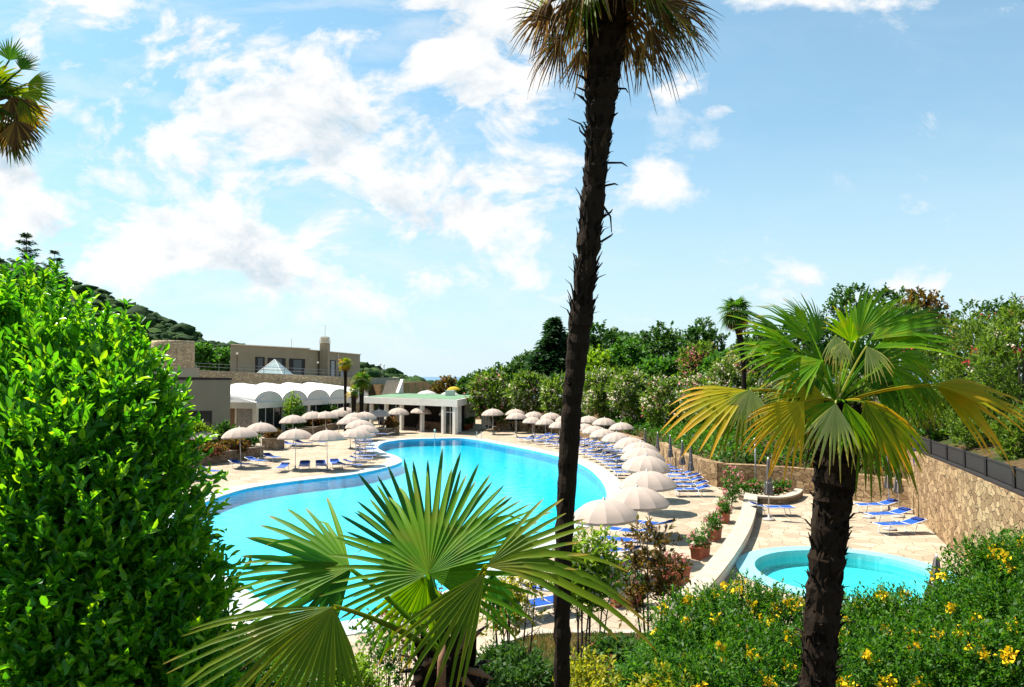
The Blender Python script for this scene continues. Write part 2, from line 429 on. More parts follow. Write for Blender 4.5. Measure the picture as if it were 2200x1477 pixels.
def sdf(X, Yv):
    """signed distance of points to the outline of the paved level (positive outside)"""
    d = np.full(X.shape, 1e18); inside = np.zeros(X.shape, bool)
    n = len(DP)
    for i in range(n):
        a = DP[i]; b = DP[(i + 1) % n]; e = b - a
        wx = X - a[0]; wy = Yv - a[1]
        t = np.clip((wx * e[0] + wy * e[1]) / max(1e-12, e @ e), 0, 1)
        d = np.minimum(d, (wx - e[0] * t) ** 2 + (wy - e[1] * t) ** 2)
        c = (a[1] > Yv) != (b[1] > Yv)
        with np.errstate(divide='ignore', invalid='ignore'):
            xi = a[0] + (Yv - a[1]) * e[0] / (e[1] if e[1] else 1e-12)
        inside ^= c & (X < xi)
    return np.sqrt(d) * np.where(inside, -1, 1)

def hgt(X, Yv):
    X = np.asarray(X, float); Yv = np.asarray(Yv, float)
    d = sdf(X, Yv)
    bump_ = .08 * np.sin(X * 1.3 + Yv * .7) * np.sin(Yv * 1.1 - X * .4)
    near = np.interp(d, [0, 1.2, 3.5, 7.5, 11.5, 17, 30], [-.06, .15, .72, 1.9, 3.05, 4.75, 5.4]) + bump_ * np.clip(d, 0, 1)
    near = near - np.clip((-X - 5.2) / 1.0, 0, 1) * 1.0 * np.clip(1 - d / 5, 0, 1)
    # bank beyond the retaining walls
    wh = 1.35 + np.where((X > 13.0) & (X - 21.5 > (42.0 - Yv) * -.3333), 2.1, 0) * np.clip((47 - Yv) / 4, 0, 1)
    bank = wh + .30 * np.minimum(d, 9) + .08 * np.clip(d - 9, 0, 25)
    bank = np.where(d < .9, -2.5, bank)
    down = np.clip(Yv - 112, 0, None) * .10
    bank = bank - down
    left = np.full(X.shape, 0.5) + np.clip(d, 0, 40) * .12
    back = np.where(X < -22, 5.8, 1.6) - np.clip(Yv - 205, 0, None) * .15
    z = np.where(X > -2.6, bank, np.where(Yv > 126, back, left))
    isnear = (Yv < 21.9) | ((X < -3) & (Yv < 46))
    z = np.where(isnear & ~((X > 13) & (Yv > 21.0)), near, z)
    z = np.maximum(z, -96)
    zin = np.where((Yv < 26) & (X > -7), -np.minimum(2.5, .06 + (-d) * 1.1), -2.5)
    # never above the pool floors
    z = np.where(d < 0, zin, z)
    return z

def hz(x, y): return float(hgt(np.array([x]), np.array([y]))[0])

# ------------------------------------------------------------------ ground sheet
def axis(parts):
    out = []
    for a, b, s in parts: out += list(np.arange(a, b, s))
    return np.array(out + [parts[-1][1]])
xs = axis([(-3000, -400, 260), (-400, -80, 20), (-80, -24, 3), (-24, 26, .4), (26, 60, 2), (60, 400, 20), (400, 3000, 260)])
ys = axis([(-300, -20, 20), (-20, -2, 2), (-2, 60, .4), (60, 112, .8), (112, 150, 3), (150, 400, 16), (400, 2600, 220)])
GX, GY = np.meshgrid(xs, ys); GZ = hgt(GX, GY)
far = np.clip((GY - 400) / 300, 0, 1); GZ = GZ * (1 - far) - 96 * far
nx, ny = len(xs), len(ys)
I = np.arange(nx * ny).reshape(ny, nx)
quads = np.stack([I[:-1, :-1].ravel(), I[:-1, 1:].ravel(), I[1:, 1:].ravel(), I[1:, :-1].ravel()], 1)
g = np_mesh('ground', np.stack([GX.ravel(), GY.ravel(), GZ.ravel()], 1), quads, M['ground']); g['kind'] = 'structure'
g.data.polygons.foreach_set('use_smooth', [True] * len(g.data.polygons))
m = MB(); m.sheet([[(-60000, 300), (60000, 300), (60000, 90000), (-60000, 90000)]], -92)
m.build('lake', M['lake'], kind='structure')

# ------------------------------------------------------------------ deck and pools
hole1 = offset(cop_out, -.06); hole2 = offset(small_out, -.06)
m = MB(); m.sheet([[Vector((p[0], p[1], 0)) for p in deck_poly], hole1, hole2], 0.0)
m.build('deck', M['deck'], kind='structure')
def ring(name, inner, outer, z, zin, mat):
    m = MB(); n = len(inner)
    vs = [(p.x, p.y, z) for p in inner] + [(p.x, p.y, z) for p in outer] + [(p.x, p.y, zin) for p in inner] + [(p.x, p.y, -.12) for p in outer]
    fs = []
    for i in range(n):
        j = (i + 1) % n
        fs += [(i, i + n, j + n, j), (j, j + 2 * n, i + 2 * n, i), (i + n, i + 3 * n, j + 3 * n, j + n)]
    m.add(vs, fs); return m.build(name, mat, kind='structure')
def basin(name, loop, z0, z1, mat, mat2):
    m = MB(); n = len(loop)
    m.add([(p.x, p.y, z0) for p in loop] + [(p.x, p.y, z1) for p in loop], [((i + 1) % n, i, i + n, (i + 1) % n + n) for i in range(n)])
    m.build(name.replace('basin', 'wall'), mat2, kind='structure')
    m = MB(); m.sheet([loop], z1); return m.build(name.replace('basin', 'floor'), mat, kind='structure')
ring('pool_coping', pool, cop_out, .03, -.04, M['coping'])
basin('pool_basin', pool, -.04, -.80, M['tile'], M['tilewall'])
m = MB(); m.sheet([offset(pool, .01)], WZ); m.build('pool_water', M['water'], kind='structure')
ring('paddling_pool_coping', small, small_out, .06, -.06, M['copingcyan'])
basin('paddling_pool_basin', small, -.06, -.55, M['tile2'], M['tile2'])
m = MB(); m.sheet([offset(small, .01)], -.2); m.build('paddling_pool_water', M['water'], kind='structure')

# ------------------------------------------------------------------ walls
def strip_wall(name, pts, th, z0, z1, mat, label, cat, capmat=None, caph=.08, side=1):
    """a wall along a polyline; z1 may be a list. thickness grows to the given side"""
    pts = [Vector((p[0], p[1], 0)) for p in pts]; n = len(pts)
    zt = z1 if hasattr(z1, '__len__') else [z1] * n
    nor = []
    for i in range(n):
        t = (pts[min(i + 1, n - 1)] - pts[max(i - 1, 0)]).normalized(); nor.append(Vector((t.y, -t.x, 0)) * side)
    def build(offa, offb, za, zb):
        m = MB(); vs = []
        for i in range(n):
            a = pts[i] + nor[i] * offa; b = pts[i] + nor[i] * offb
            lo = za[i]; hi = zb[i]
            vs += [(a.x, a.y, lo), (b.x, b.y, lo), (b.x, b.y, hi), (a.x, a.y, hi)]
        fs = []
        for i in range(n - 1):
            for k in range(4):
                fs.append((i * 4 + k, i * 4 + (k + 1) % 4, (i + 1) * 4 + (k + 1) % 4, (i + 1) * 4 + k))
        fs += [(0, 1, 2, 3), ((n - 1) * 4 + 3, (n - 1) * 4 + 2, (n - 1) * 4 + 1, (n - 1) * 4)]
        m.add(vs, fs); return m
    c = pts[n // 2]
    t = thing(name, label, cat, (c.x, c.y, 0))
    build(0, th, [z0] * n, zt).build('wall', mat, t)
    if capmat: build(-.05, th + .05, [z + .002 for z in zt], [z + caph for z in zt]).build('coping', capmat, t)
    return t
strip_wall('retaining_wall', catmull(right_wall, 8, False), .7, -.3, list(np.linspace(3.75, 3.25, 17)), M['wall'],
           'tall rough stone retaining wall at right under the dark fence', 'wall')
strip_wall('retaining_wall', catmull(back_wall, 6, False), .7, -.3, 1.5, M['wall'], 'low stone retaining wall behind the paddling pool loungers', 'wall')
strip_wall('retaining_wall', catmull(curve_wall, 6, False), .7, -.3, 1.55, M['wall'], 'curving stone wall below the green bank behind the sunlit lounger row', 'wall')
strip_wall('retaining_wall', catmull(far_edge, 5, False), .6, -.3, 1.2, M['wall'], 'low stone wall at the foot of the flowering hedge beyond the far parasols', 'wall')
strip_wall('pool_wall', [tuple(p) for p in offset(cop_out, .01)[i0:i1]], .5, -1.4, -.13, M['wall'],
           'rough stone wall holding up the near edge of the big pool', 'wall', M['cap'], .14)
# dark fence on the right wall
rw = catmull(right_wall, 8, False)
t = thing('fence', 'dark brown solid fence running along the top of the right stone wall', 'fence', (17.7, 30.6, 3.4))
m = MB(); post = []
for i in range(16):
    a, b = rw[i] + Vector((.25, -.08, 0)), rw[i + 1] + Vector((.25, -.08, 0))
    za = 3.80 - .5 * i / 16; zb = 3.80 - .5 * (i + 1) / 16
    c = (a + b) / 2; L = (b - a).length; an = math.atan2(b.y - a.y, b.x - a.x); ti = math.atan2(zb - za, L)
    m.box((c.x, c.y, (za + zb) / 2 + .36), (L + .01, .05, .56), an, 0, -ti)
    m2 = MB(); m2.box((c.x - .03, c.y, (za + zb) / 2 - .02), (L + .01, .34, .12), an, 0, -ti); post.append(m2)
    m3 = MB(); m3.box((c.x, c.y, (za + zb) / 2 + .67), (L + .01, .09, .05), an, 0, -ti); post.append(m3)
m.build('panel', M['darkmetal'], t)
mm = MB(); mr = MB()
for k, q in enumerate(post): (mm if k % 2 == 0 else mr).add(q.v, q.f)
mm.build('ledge', M['darkmetal'], t); mr.build('top_rail', M['darkmetal'], t)
for i in range(0, 17, 2):
    p = rw[i] + Vector((.2, -.06, 0)); MB().box((p.x, p.y, 4.16 - .5 * i / 16), (.09, .09, .74), .25).build('post', M['darkmetal'], t)

# kerb at the near edge of the deck, curved white seat wall
strip_wall('kerb', catmull([(-2.3, 17.9), (-.85, 20.35), (.5, 21.8), (3, 21.95), (6, 21.7), (9, 20.7)], 6, False), .28, -.3, .07, M['cap'],
           'low pale stone kerb between the dry grass slope and the paving', 'kerb')
sw = catmull([W(1601, 1080), W(1596, 1110), W(1581, 1150), W(1554, 1195), W(1520, 1240), W(1480, 1285), W(1440, 1320)], 6, False)
strip_wall('seat_wall', sw, .62, -.05, .38, M['white'], 'low curved white wall between the big terrace and the paddling pool', 'wall', M['cap'], .07, -1)
pa = catmull([W(1587, 1064, .3), W(1630, 1071, .3), W(1680, 1073, .3), W(1712, 1066, .3), W(1725, 1055, .3)], 6, False)
strip_wall('flower_bed_wall', pa, .4, -.05, .32, M['planterstone'], 'curved pale topped bed wall holding roses behind the paddling pool', 'wall', M['cap'], .1, -1)

# ------------------------------------------------------------------ foliage tools
def unit(v): return v / np.maximum(1e-9, np.linalg.norm(v, axis=1, keepdims=True))
def leaves(name, C, D, L, Wd, mat, parent, nrm=None, six=True, kind=None, fold=.25):
    n = len(C); D = unit(D)
    if nrm is None: nrm = rng.normal(size=(n, 3)) * .7 + np.array([0, 0, 1.0])
    S = unit(np.cross(D, nrm)); N = np.cross(S, D)
    L = np.asarray(L).reshape(-1, 1) * np.ones((n, 1)); Wd = np.asarray(Wd).reshape(-1, 1) * np.ones((n, 1))
    up = N * Wd * fold
    b = C; tip = C + D * L - N * L * .08
    if six:
        l1 = C + D * L * .3 - S * Wd * .45 + up; l2 = C + D * L * .68 - S * Wd * .38 + up
        r1 = C + D * L * .3 + S * Wd * .45 + up; r2 = C + D * L * .68 + S * Wd * .38 + up
        V = np.stack([b, r1, r2, tip, l2, l1], 1).reshape(-1, 3)
        o = (np.arange(n) * 6).reshape(-1, 1)
        Fq = np.concatenate([o + np.array([[0, 1, 2, 3]]), o + np.array([[0, 3, 4, 5]])], 0)
    else:
        l1 = C + D * L * .5 - S * Wd * .5 + up; r1 = C + D * L * .5 + S * Wd * .5 + up
        V = np.stack([b, r1, tip, l1], 1).reshape(-1, 3)
        o = (np.arange(n) * 4).reshape(-1, 1); Fq = o + np.array([[0, 1, 2, 3]])
    ob = np_mesh(name, V, Fq, mat, parent)
    if kind: ob['kind'] = kind
    return ob
def sample_lumps(lumps, n, rmin=.72, rmax=1.05):
    A = np.array(lumps, float); w = (A[:, 3] * A[:, 4] + A[:, 4] * A[:, 5] + A[:, 3] * A[:, 5]); w /= w.sum()
    k = rng.choice(len(A), n, p=w)
    o = unit(rng.normal(size=(n, 3))); r = rng.uniform(rmin, rmax, (n, 1))
    return A[k, :3] + o * A[k, 3:6] * r, o, k
def inside_count(P, lumps, s=.7):
    c = np.zeros(len(P), int)
    for q in lumps:
        c += (((P - np.array(q[:3])) / (np.array(q[3:6]) * s)) ** 2).sum(1) < 1
    return c
def twigs(name, lumps, n, per, tl, L, Wd, mat, parent, upb=.5, six=True, kind=None, rmin=.72, rmax=1.02, spread=.75, cull=True):
    P, o, k = sample_lumps(lumps, n, rmin, rmax)
    if cull:
        ok = inside_count(P, lumps, .62) == 0; P = P[ok]; o = o[ok]
    n = len(P)
    d = unit(o * .7 + np.array([0, 0, upb]) + rng.normal(size=(n, 3)) * .38)
    tt = (np.arange(per) + .5) / per
    C = (P[:, None, :] + d[:, None, :] * (tt[None, :, None] * tl * rng.uniform(.6, 1.3, (n, 1, 1)))).reshape(-1, 3)
    dd = np.repeat(d, per, 0); rr = unit(rng.normal(size=dd.shape)); rr = rr - dd * (rr * dd).sum(1, keepdims=True)
    D = unit(dd * (1 - .35 * spread) + rr * spread)
    s = rng.uniform(.5, 1.35, len(C))
    nr = dd + rng.normal(size=dd.shape) * .35 + np.array([0, 0, .4])
    return leaves(name, C, D, L * s, Wd * s, mat, parent, nr, six, kind)
def crown_lumps(c, r, k=9, rr=(.38, .55), seed=None, flat=.0):
    lg = np.random.default_rng(seed if seed is not None else rng.integers(1e9))
    out = [(c[0], c[1], c[2], r[0] * .62, r[1] * .62, r[2] * .62)]
    for i in range(k):
        d = lg.normal(size=3); d /= np.linalg.norm(d); d[2] = d[2] * .9 + .1
        q = lg.uniform(*rr); e = lg.uniform(.5, .68)
        out.append((c[0] + d[0] * r[0] * e, c[1] + d[1] * r[1] * e, c[2] + d[2] * r[2] * e, r[0] * q, r[1] * q, r[2] * q))
    return out
def limbs(base, lumps, r0, mat, parent, name='trunk', split=.35, lean=0):
    m = MB(); b = Vector(base); top = Vector(lumps[0][:3])
    fork = b.lerp(top, split)
    m.tube([b - Vector((0, 0, .3)), b.lerp(fork, .5) + Vector((lean, 0, 0)), fork, top], [r0 * 1.25, r0, r0 * .8, r0 * .3], 8)
    for q in lumps[1:]:
        e = Vector(q[:3]); md = fork.lerp(e, .5) + Vector((0, 0, (e - fork).length * .08))
        m.tube([fork, md, e], [r0 * .5, r0 * .32, r0 * .12], 5)
    return m.build(name, mat, parent, True)
def flowers(name, lumps, nc, per, cr, L, mat, parent, upper=-.2, kind='stuff', each=False):
    P, o, k = sample_lumps(lumps, nc * 3, .95, 1.1)
    ok = (inside_count(P, lumps, .9) == 0) & (o[:, 2] > upper); P = P[ok][:nc]; o = o[ok][:nc]
    if len(P) == 0: return
    if each:
        for p, q in zip(P, o):
            C = p + rng.normal(size=(per, 3)) * cr * rng.uniform(.6, 1.2); s = rng.uniform(.7, 1.2, per)
            leaves(name, C, rng.normal(size=C.shape) + q * .8, L * s, L * .8 * s, mat, parent, None, False)
        return
    C = np.repeat(P, per, 0) + rng.normal(size=(len(P) * per, 3)) * cr
    D = rng.normal(size=C.shape) + np.repeat(o, per, 0) * .8
    s = rng.uniform(.7, 1.2, len(C))
    return leaves(name, C, D, L * s, L * .8 * s, mat, parent, None, False, kind)

def fan(hub, axis, normal, Rr, span, nseg, droop=.2, cup=.0, split=.5, wmax=None, jag=.1, curl=.0, pet=None, petr=.008, tipw=.25, seed=None, kinks=.14):
    """one fan leaf (+ petiole from pet to hub): returns verts, quads, tip attribute"""
    lg = np.random.default_rng(seed if seed is not None else rng.integers(1e9))
    hub = Vector(hub); a = Vector(axis).normalized(); nn = Vector(normal); hub = hub - a * (.012 * Rr); nn = (nn - a * nn.dot(a)).normalized(); s = a.cross(nn)
    V = []; Q = []; T = []
    dth = R(span) / nseg; st = [.0, .25, split, (1 + split) / 2, .5 + split * .25 + .22, .93, 1.0] if split < .6 else [.0, .3, split, .8, .9, 1.0]; st = sorted(st)
    for i in range(nseg):
        th = -R(span) / 2 + (i + .5) * dth
        # outer segments are shorter
        rl = Rr * (1 - .22 * (abs(th) / (R(span) / 2)) ** 2.2) * (1 + lg.uniform(-jag, jag))
        wm = wmax or Rr * .055
        dj = droop * lg.uniform(.7, 1.3); cj = curl * lg.uniform(.2, 1.6)
        tw = lg.uniform(-.35, .35); kink = lg.uniform(.25, .8) if lg.uniform() < kinks else 0; kat = lg.uniform(.55, .8); skew = lg.uniform(-.12, .12)
        for j, f in enumerate(st):
            r = rl * f
            dirv = a * math.cos(th) + s * math.sin(th)
            side = s * math.cos(th) - a * math.sin(th)
            w = min(min(r, rl * split * 1.06) * dth * .53, wm)
            if f > split: w = w * (1 - ((f - split) / (1 - split)) ** 1.25 * (1 - tipw * .6 * (f < 1)))
            if f >= 1: w = wm * .04
            p = hub + dirv * r + nn * (cup * r * r / Rr)
            sag = dj * Rr * f ** 2.4 + max(0, f - .62) ** 1.5 * cj * Rr + max(0, f - kat) * kink * Rr
            p = p + side * (skew * max(0, f - split) * rl * dth * 5)
            p = p - Vector((0, 0, sag))
            pleat = nn * (w * (.55 if f <= split else .35))
            sd = side + nn * tw * max(0, f - split); b = len(V)
            V += [tuple(p - sd * w + pleat), tuple(p), tuple(p + sd * w + pleat)]; T += [f] * 3
            if j: Q += [(b - 3, b - 2, b + 1, b), (b - 2, b - 1, b + 2, b + 1)]
    if pet is not None:
        p0 = Vector(pet); n = 7; mid = (p0 + hub) / 2 + Vector((0, 0, (hub - p0).length * .10))
        pts = [p0 * (1 - t) ** 2 + mid * 2 * t * (1 - t) + hub * t * t for t in np.linspace(0, 1, n)]
        mm = MB(); mm.tube(pts, list(np.linspace(petr * 1.5, petr * .8, n)), 6, cap=False)
        b = len(V); V += mm.v; Q += [tuple(i + b for i in f) for f in mm.f]; T += [0] * len(mm.v)
    return V, Q, T
def frond(parent, mat, *a, name='frond', label=None, **k):
    V, Q, T = fan(*a, **k)
    o = np_mesh(name, np.array(V), np.array(Q), mat, parent, attr=T)
    if label: o['label'] = label
    return o
def palm_trunk(path, rad, parent, boots=120, bl=.10, n=14, sub=6, fuzz=.12, seed=1, name='trunk', hook=.0, bw=1.0):
    lg = np.random.default_rng(seed)
    P = [Vector(p) for p in path]; pts = []; rr = []
    for i in range(len(P) - 1):
        for s in range(sub):
            t = s / sub; pts.append(P[i].lerp(P[i + 1], t)); rr.append(rad[i] * (1 - t) + rad[i + 1] * t)
    pts.append(P[-1]); rr.append(rad[-1])
    m = MB(); m.tube(pts, [r * (1 + lg.uniform(-fuzz, fuzz)) for r in rr], n)
    m.v = [tuple(Vector(v) * 1.0 + Vector(lg.normal(size=3)) * (.035 * rr[0])) for v in m.v]
    N = len(pts) - 1
    for k in range(boots):
        u = (k + lg.uniform()) / boots * N * .985; i = int(u); c = pts[i].lerp(pts[i + 1], u - i); r = rr[i]
        ax = (pts[i + 1] - pts[i]).normalized(); q = k * 2.4 + lg.uniform(-.5, .5)
        o = Vector((math.cos(q), math.sin(q), 0)); o = (o - ax * o.dot(ax)).normalized(); s = ax.cross(o)
        L = bl * lg.uniform(.5, 1.5); w = r * lg.uniform(.14, .34) * bw
        big = lg.uniform() < .22; out = lg.uniform(.05, .4) + (hook * lg.uniform(.5, 1.3) if big else 0); sx = lg.uniform(-.35, .35)
        p0 = c + o * r * .80; p1 = p0 + ax * L * .6 + o * (L * .3 * out + .12 * r); p2 = p1 + ax * L * (.5 - .35 * min(1, out)) + o * L * .6 * out + s * sx * L * .4
        th = max(.12 * r, w * .4); vs = []
        for p, f in ((p0, 1), (p1, .85), (p2, .3)):
            vs += [p - s * w * f, p + o * th * f, p + s * w * f, p - o * th * .4 * f]
        fs = []
        for j in range(2):
            for e in range(4): fs.append((j * 4 + e, j * 4 + (e + 1) % 4, j * 4 + 4 + (e + 1) % 4, j * 4 + 4 + e))
        fs.append((8, 9, 10, 11)); m.add(vs, fs)
    return m.build(name, M['palmbark'], parent)
def auto_palm(name, label, base, top, r0, crown, nf, ngreen, nseg=22, seed=3, mats=('fandark', 'fandark', 'fanolive'), dry=8, boots=80, group=None, path=None, rad=None, span=250, hub_r=.45):
    t = thing(name, label, 'palm tree', base, group)
    lg = np.random.default_rng(seed)
    base = Vector(base); top = Vector(top)
    palm_trunk(path or [base - Vector((0, 0, .3)), base.lerp(top, .5), top], rad or [r0 * 1.15, r0, r0 * 1.5], t, boots, bl=r0 * 1.0, seed=seed)
    for i in range(nf):
        q = i * 2.39996 + lg.uniform(-.3, .3); el = R(78 - 118 * (i / max(1, nf - 1)))
        o = Vector((math.cos(q) * math.cos(el), math.sin(q) * math.cos(el), math.sin(el)))
        hub = top + o * crown * hub_r * lg.uniform(.85, 1.1)
        ax = (o + Vector((0, 0, -.35))).normalized()
        nrm = Vector((-math.cos(q) * math.sin(el), -math.sin(q) * math.sin(el), math.cos(el)))
        frond(t, M[mats[int(lg.integers(len(mats)))]], hub, ax, nrm, crown * .62 * lg.uniform(.85, 1.1), span, nseg, droop=.18 + .1 * lg.uniform(), cup=-.05,
              pet=top, petr=r0 * .09, seed=int(lg.integers(1e9)), curl=.3, wmax=crown * .62 * .06)
    for i in range(dry):
        q = i * 2.39996 + 1 + lg.uniform(-.4, .4); el = R(lg.uniform(-62, -30))
        o = Vector((math.cos(q) * math.cos(el), math.sin(q) * math.cos(el), math.sin(el)))
        hub = top + o * crown * .36 * lg.uniform(.8, 1.15)
        ax = (Vector((o.x * .6, o.y * .6, 0)) + Vector((0, 0, -.8))).normalized()
        frond(t, M['fandry'], hub, ax, Vector((o.x, o.y, .5)), crown * .58 * lg.uniform(.8, 1.1), 150, nseg, droop=.25, cup=-.2,
              pet=top, petr=r0 * .08, seed=int(lg.integers(1e9)), wmax=crown * .03, name='dead_frond')
    return t

# ================================================================== PARASOLS
def make_parasol(canopy, label, group):
    t = thing('parasol', label, 'parasol', (0, 0, 0), group)
    m = MB(); n = 12; RI = 1.25
    prof = [(0.03, 2.82), (.33, 2.79), (.66, 2.69), (.93, 2.54), (1.12, 2.385), (1.235, 2.225), (RI, 2.20)]
    vs = []; fs = []; R_ = np.linspace(.03, RI, 12); Z_ = np.interp(R_, [p[0] for p in prof], [p[1] for p in prof]); Z_[1:-1] = (Z_[:-2] + 2 * Z_[1:-1] + Z_[2:]) / 4
    ring_ = list(zip(R_, Z_)) + [(RI * .995, 2.10)]
    for r, z in ring_:
        for k in range(n * 2):
            q = math.pi * k / n; mid = k % 2; sag_ = .022 * (r / RI) * (1 if z > 2.15 else .2)
            rr = r * (math.cos(math.pi / n) if mid else 1); vs.append((rr * math.cos(q), rr * math.sin(q), z - (sag_ if mid else 0)))
    for i in range(len(ring_) - 1):
        for k in range(n * 2):
            k2 = (k + 1) % (n * 2); fs.append((i * 2 * n + k, i * 2 * n + k2, (i + 1) * 2 * n + k2, (i + 1) * 2 * n + k))
    m.add(vs, fs); cv = m.build('canopy', canopy, t, True)
    cv.data.update(); ed = {}
    for e in cv.data.edges:
        i_, j_ = sorted(e.vertices)
        if i_ % (2 * n) == j_ % (2 * n) and (i_ % (2 * n)) % 2 == 0: e.use_edge_sharp = True
        if i_ // (2 * n) == j_ // (2 * n) == len(ring_) - 2: e.use_edge_sharp = True
    m = MB(); m.lathe([(.0, 2.93), (.03, 2.90), (.045, 2.86), (.06, 2.82)], 8); m.build('finial', M['white'], t, True)
    m = MB(); m.tube([(0, 0, .05), (0, 0, 2.82)], .024, 8); m.build('pole', M['aluminium'], t, True)
    m = MB()
    for k in range(n):
        q = 2 * math.pi * k / n; m.tube([(.03 * math.cos(q), .03 * math.sin(q), 2.76), (.7 * math.cos(q), .7 * math.sin(q), 2.56), (1.22 * math.cos(q), 1.22 * math.sin(q), 2.205)], .008, 4)
    m.build('rib_frame', M['railing'], t)
    m = MB(); m.lathe([(.0, .0), (.27, 0), (.27, .06), (.20, .085), (.05, .10), (.05, .28), (.0, .28)], 16); m.build('base', M['concrete'], t, True)
    return t
G_PAR = 'beige parasols round the pool'
par0 = make_parasol(M['canopy'], 'parasol', G_PAR)
used_par = [False]
def put_parasol(px, py, w, label, zr=2.18):
    p = W(px, py, zr); s = min(1.12, max(.88, w * p.y / F / 2.5)); loc = W(px, py, zr * s); loc.z = 0
    rz = random.uniform(0, 6.28)
    tilt = (random.uniform(-.05, .05), random.uniform(-.05, .05))
    if not used_par[0]:
        used_par[0] = True; o = par0; o.location = loc; o.rotation_euler = (0, 0, rz); o.scale = (s,) * 3; o['label'] = label
    else: o = copy_thing(par0, loc, rz, s, label, G_PAR)
    o.rotation_euler = (tilt[0], tilt[1], rz)
    return o
ordn = ['nearest', 'second', 'third', 'fourth', 'fifth', 'sixth', 'seventh', 'eighth', 'ninth', 'tenth', 'eleventh', 'twelfth', 'thirteenth', 'fourteenth']
for i, (x, y, w) in enumerate([(1304, 1112, 147), (1369, 1082, 137), (1396, 1044, 121), (1385, 1006, 103), (1377, 987, 95), (1375, 971, 80), (1357, 959, 75),
                               (1325, 946, 66), (1298, 937, 60), (1277, 930, 58), (1255, 924, 54)]):
    put_parasol(x, y, w, 'largest beige parasol closest to the camera beside the pool' if i == 0 else
                '%s beige parasol of the curved right poolside row, counting from the closest one' % ordn[i])
for i, (x, y, w) in enumerate([(1337, 922, 55), (1298, 912, 53), (1264, 907, 50), (1216, 904, 46), (1185, 899, 46), (1147, 896, 44), (1107, 891, 44)]):
    put_parasol(x, y, w, 'beige parasol in the back row under the hedge, %s from its sunlit right end' % ('first' if i == 0 else ordn[i]))
for i, (x, y, w) in enumerate([(1203, 917, 48), (1173, 911, 46), (1143, 908, 46), (1110, 899, 46), (1060, 891, 46)]):
    put_parasol(x, y, w, 'beige parasol at the far pool end, %s leftwards from the tall palm trunk' % ('first' if i == 0 else ordn[i]))
for x, y, w, l in [(437, 941, 60, 'beige parasol partly behind the laurel bush above blue loungers'),
                   (519, 938, 74, 'beige parasol in front of the flower bed left of the pool'),
                   (561, 926, 66, 'beige parasol between the flower bed and the square stone planter'),
                   (631, 907, 56, 'lone beige parasol in front of the first arched bay'),
                   (635, 942, 73, 'left one of two beige parasols whose poles stand behind the four facing loungers'),
                   (704, 944, 73, 'right one of two beige parasols whose poles stand behind the four facing loungers'),
                   (763, 939, 69, 'front beige parasol above the stacked lounger curve'),
                   (786, 929, 60, 'beige parasol just behind the front one above the lounger curve'),
                   (773, 919, 61, 'third beige parasol back above the lounger curve'),
                   (753, 911, 57, 'beige parasol fourth back and leftmost over the lounger curve'),
                   (764, 901, 54, 'beige parasol overlapping at the back of the lounger curve, left'),
                   (783, 899, 53, 'beige parasol overlapping at the back of the lounger curve, right'),
                   (674, 898, 50, 'leftmost of three beige parasols before the second arched bay'),
                   (700, 898, 53, 'middle of three beige parasols before the second arched bay'),
                   (728, 893, 48, 'right one of three overlapping beige parasols before the arched bays'),
                   (742, 887, 50, 'beige parasol farthest back by the two small palms'),
                   (816, 893, 46, 'beige parasol at the left corner of the bar terrace'),
                   (855, 889, 48, 'beige parasol before the dark window of the bar'),
                   (902, 887, 45, 'beige parasol before the open dark bay of the bar'),
                   (966, 890, 43, 'beige parasol before the glass door at the bar corner')]:
    put_parasol(x, y, w, l)
wp = make_parasol(M['whitecanopy'], 'left one of two white parasols showing above the green bar roof', 'white parasols behind the bar roof')
def behind(o, px, py, yy, zr=2.2):
    p = Y(px, py, yy); o.location = (p.x, p.y, p.z - zr)
behind(wp, 917, 845.5, 127)
wp2 = copy_thing(wp, (0, 0, 0), 1, 1.0, 'right one of two white parasols showing above the green bar roof', 'white parasols behind the bar roof'); behind(wp2, 966, 847.5, 127)
wp.scale = (1.45, 1.45, 1.2); wp2.scale = (1.4, 1.4, 1.2); behind(wp, 917, 849, 127, 2.65); behind(wp2, 966, 851, 127, 2.65)
yp = make_parasol(M['yellowcanopy'], 'small yellow parasol beyond the bar roof', 'yellow parasol'); del yp['group']; yp.scale = (.95, .95, .85); behind(yp, 975, 836, 131, 2.0)
hz_back = [hz(o.location.x, o.location.y) for o in (wp, wp2, yp)]

# folded parasols
def make_folded(label):
    t = thing('folded_parasol', label, 'parasol', (0, 0, 0), 'folded grey parasols')
    m = MB(); n = 14; vs = []; prof = [(.02, 2.72), (.06, 2.62), (.085, 2.2), (.11, 1.75), (.15, 1.38), (.19, 1.15), (.16, 1.10)]
    for j, (r, z) in enumerate(prof):
        for k in range(n):
            q = 2 * math.pi * k / n; rr = r * (1 + (.28 if k % 2 else -.2) * min(1, j / 3)); vs.append((rr * math.cos(q), rr * math.sin(q), z + (.05 if k % 2 and j > 4 else 0)))
    fs = [(i * n + k, i * n + (k + 1) % n, (i + 1) * n + (k + 1) % n, (i + 1) * n + k) for i in range(len(prof) - 1) for k in range(n)]
    m.add(vs, fs); m.build('canopy', M['folded'], t)
    m = MB(); m.lathe([(.105, 1.72), (.115, 1.70), (.118, 1.64), (.108, 1.62)], 12); m.build('strap', M['foldedlight'], t, True)
    m = MB(); m.tube([(0, 0, .05), (0, 0, 2.8)], .022, 8); m.build('pole', M['aluminium'], t, True)
    m = MB(); m.lathe([(.0, .0), (.27, 0), (.27, .06), (.20, .085), (.05, .10), (.05, .28), (0, .28)], 16); m.build('base', M['concrete'], t, True)
    return t
fp0 = make_folded('folded grey parasol standing at the rose bed')
fp0.location = W(1652, 1118)
fp0.scale = (1.12,) * 3
G_F = 'folded grey parasols'
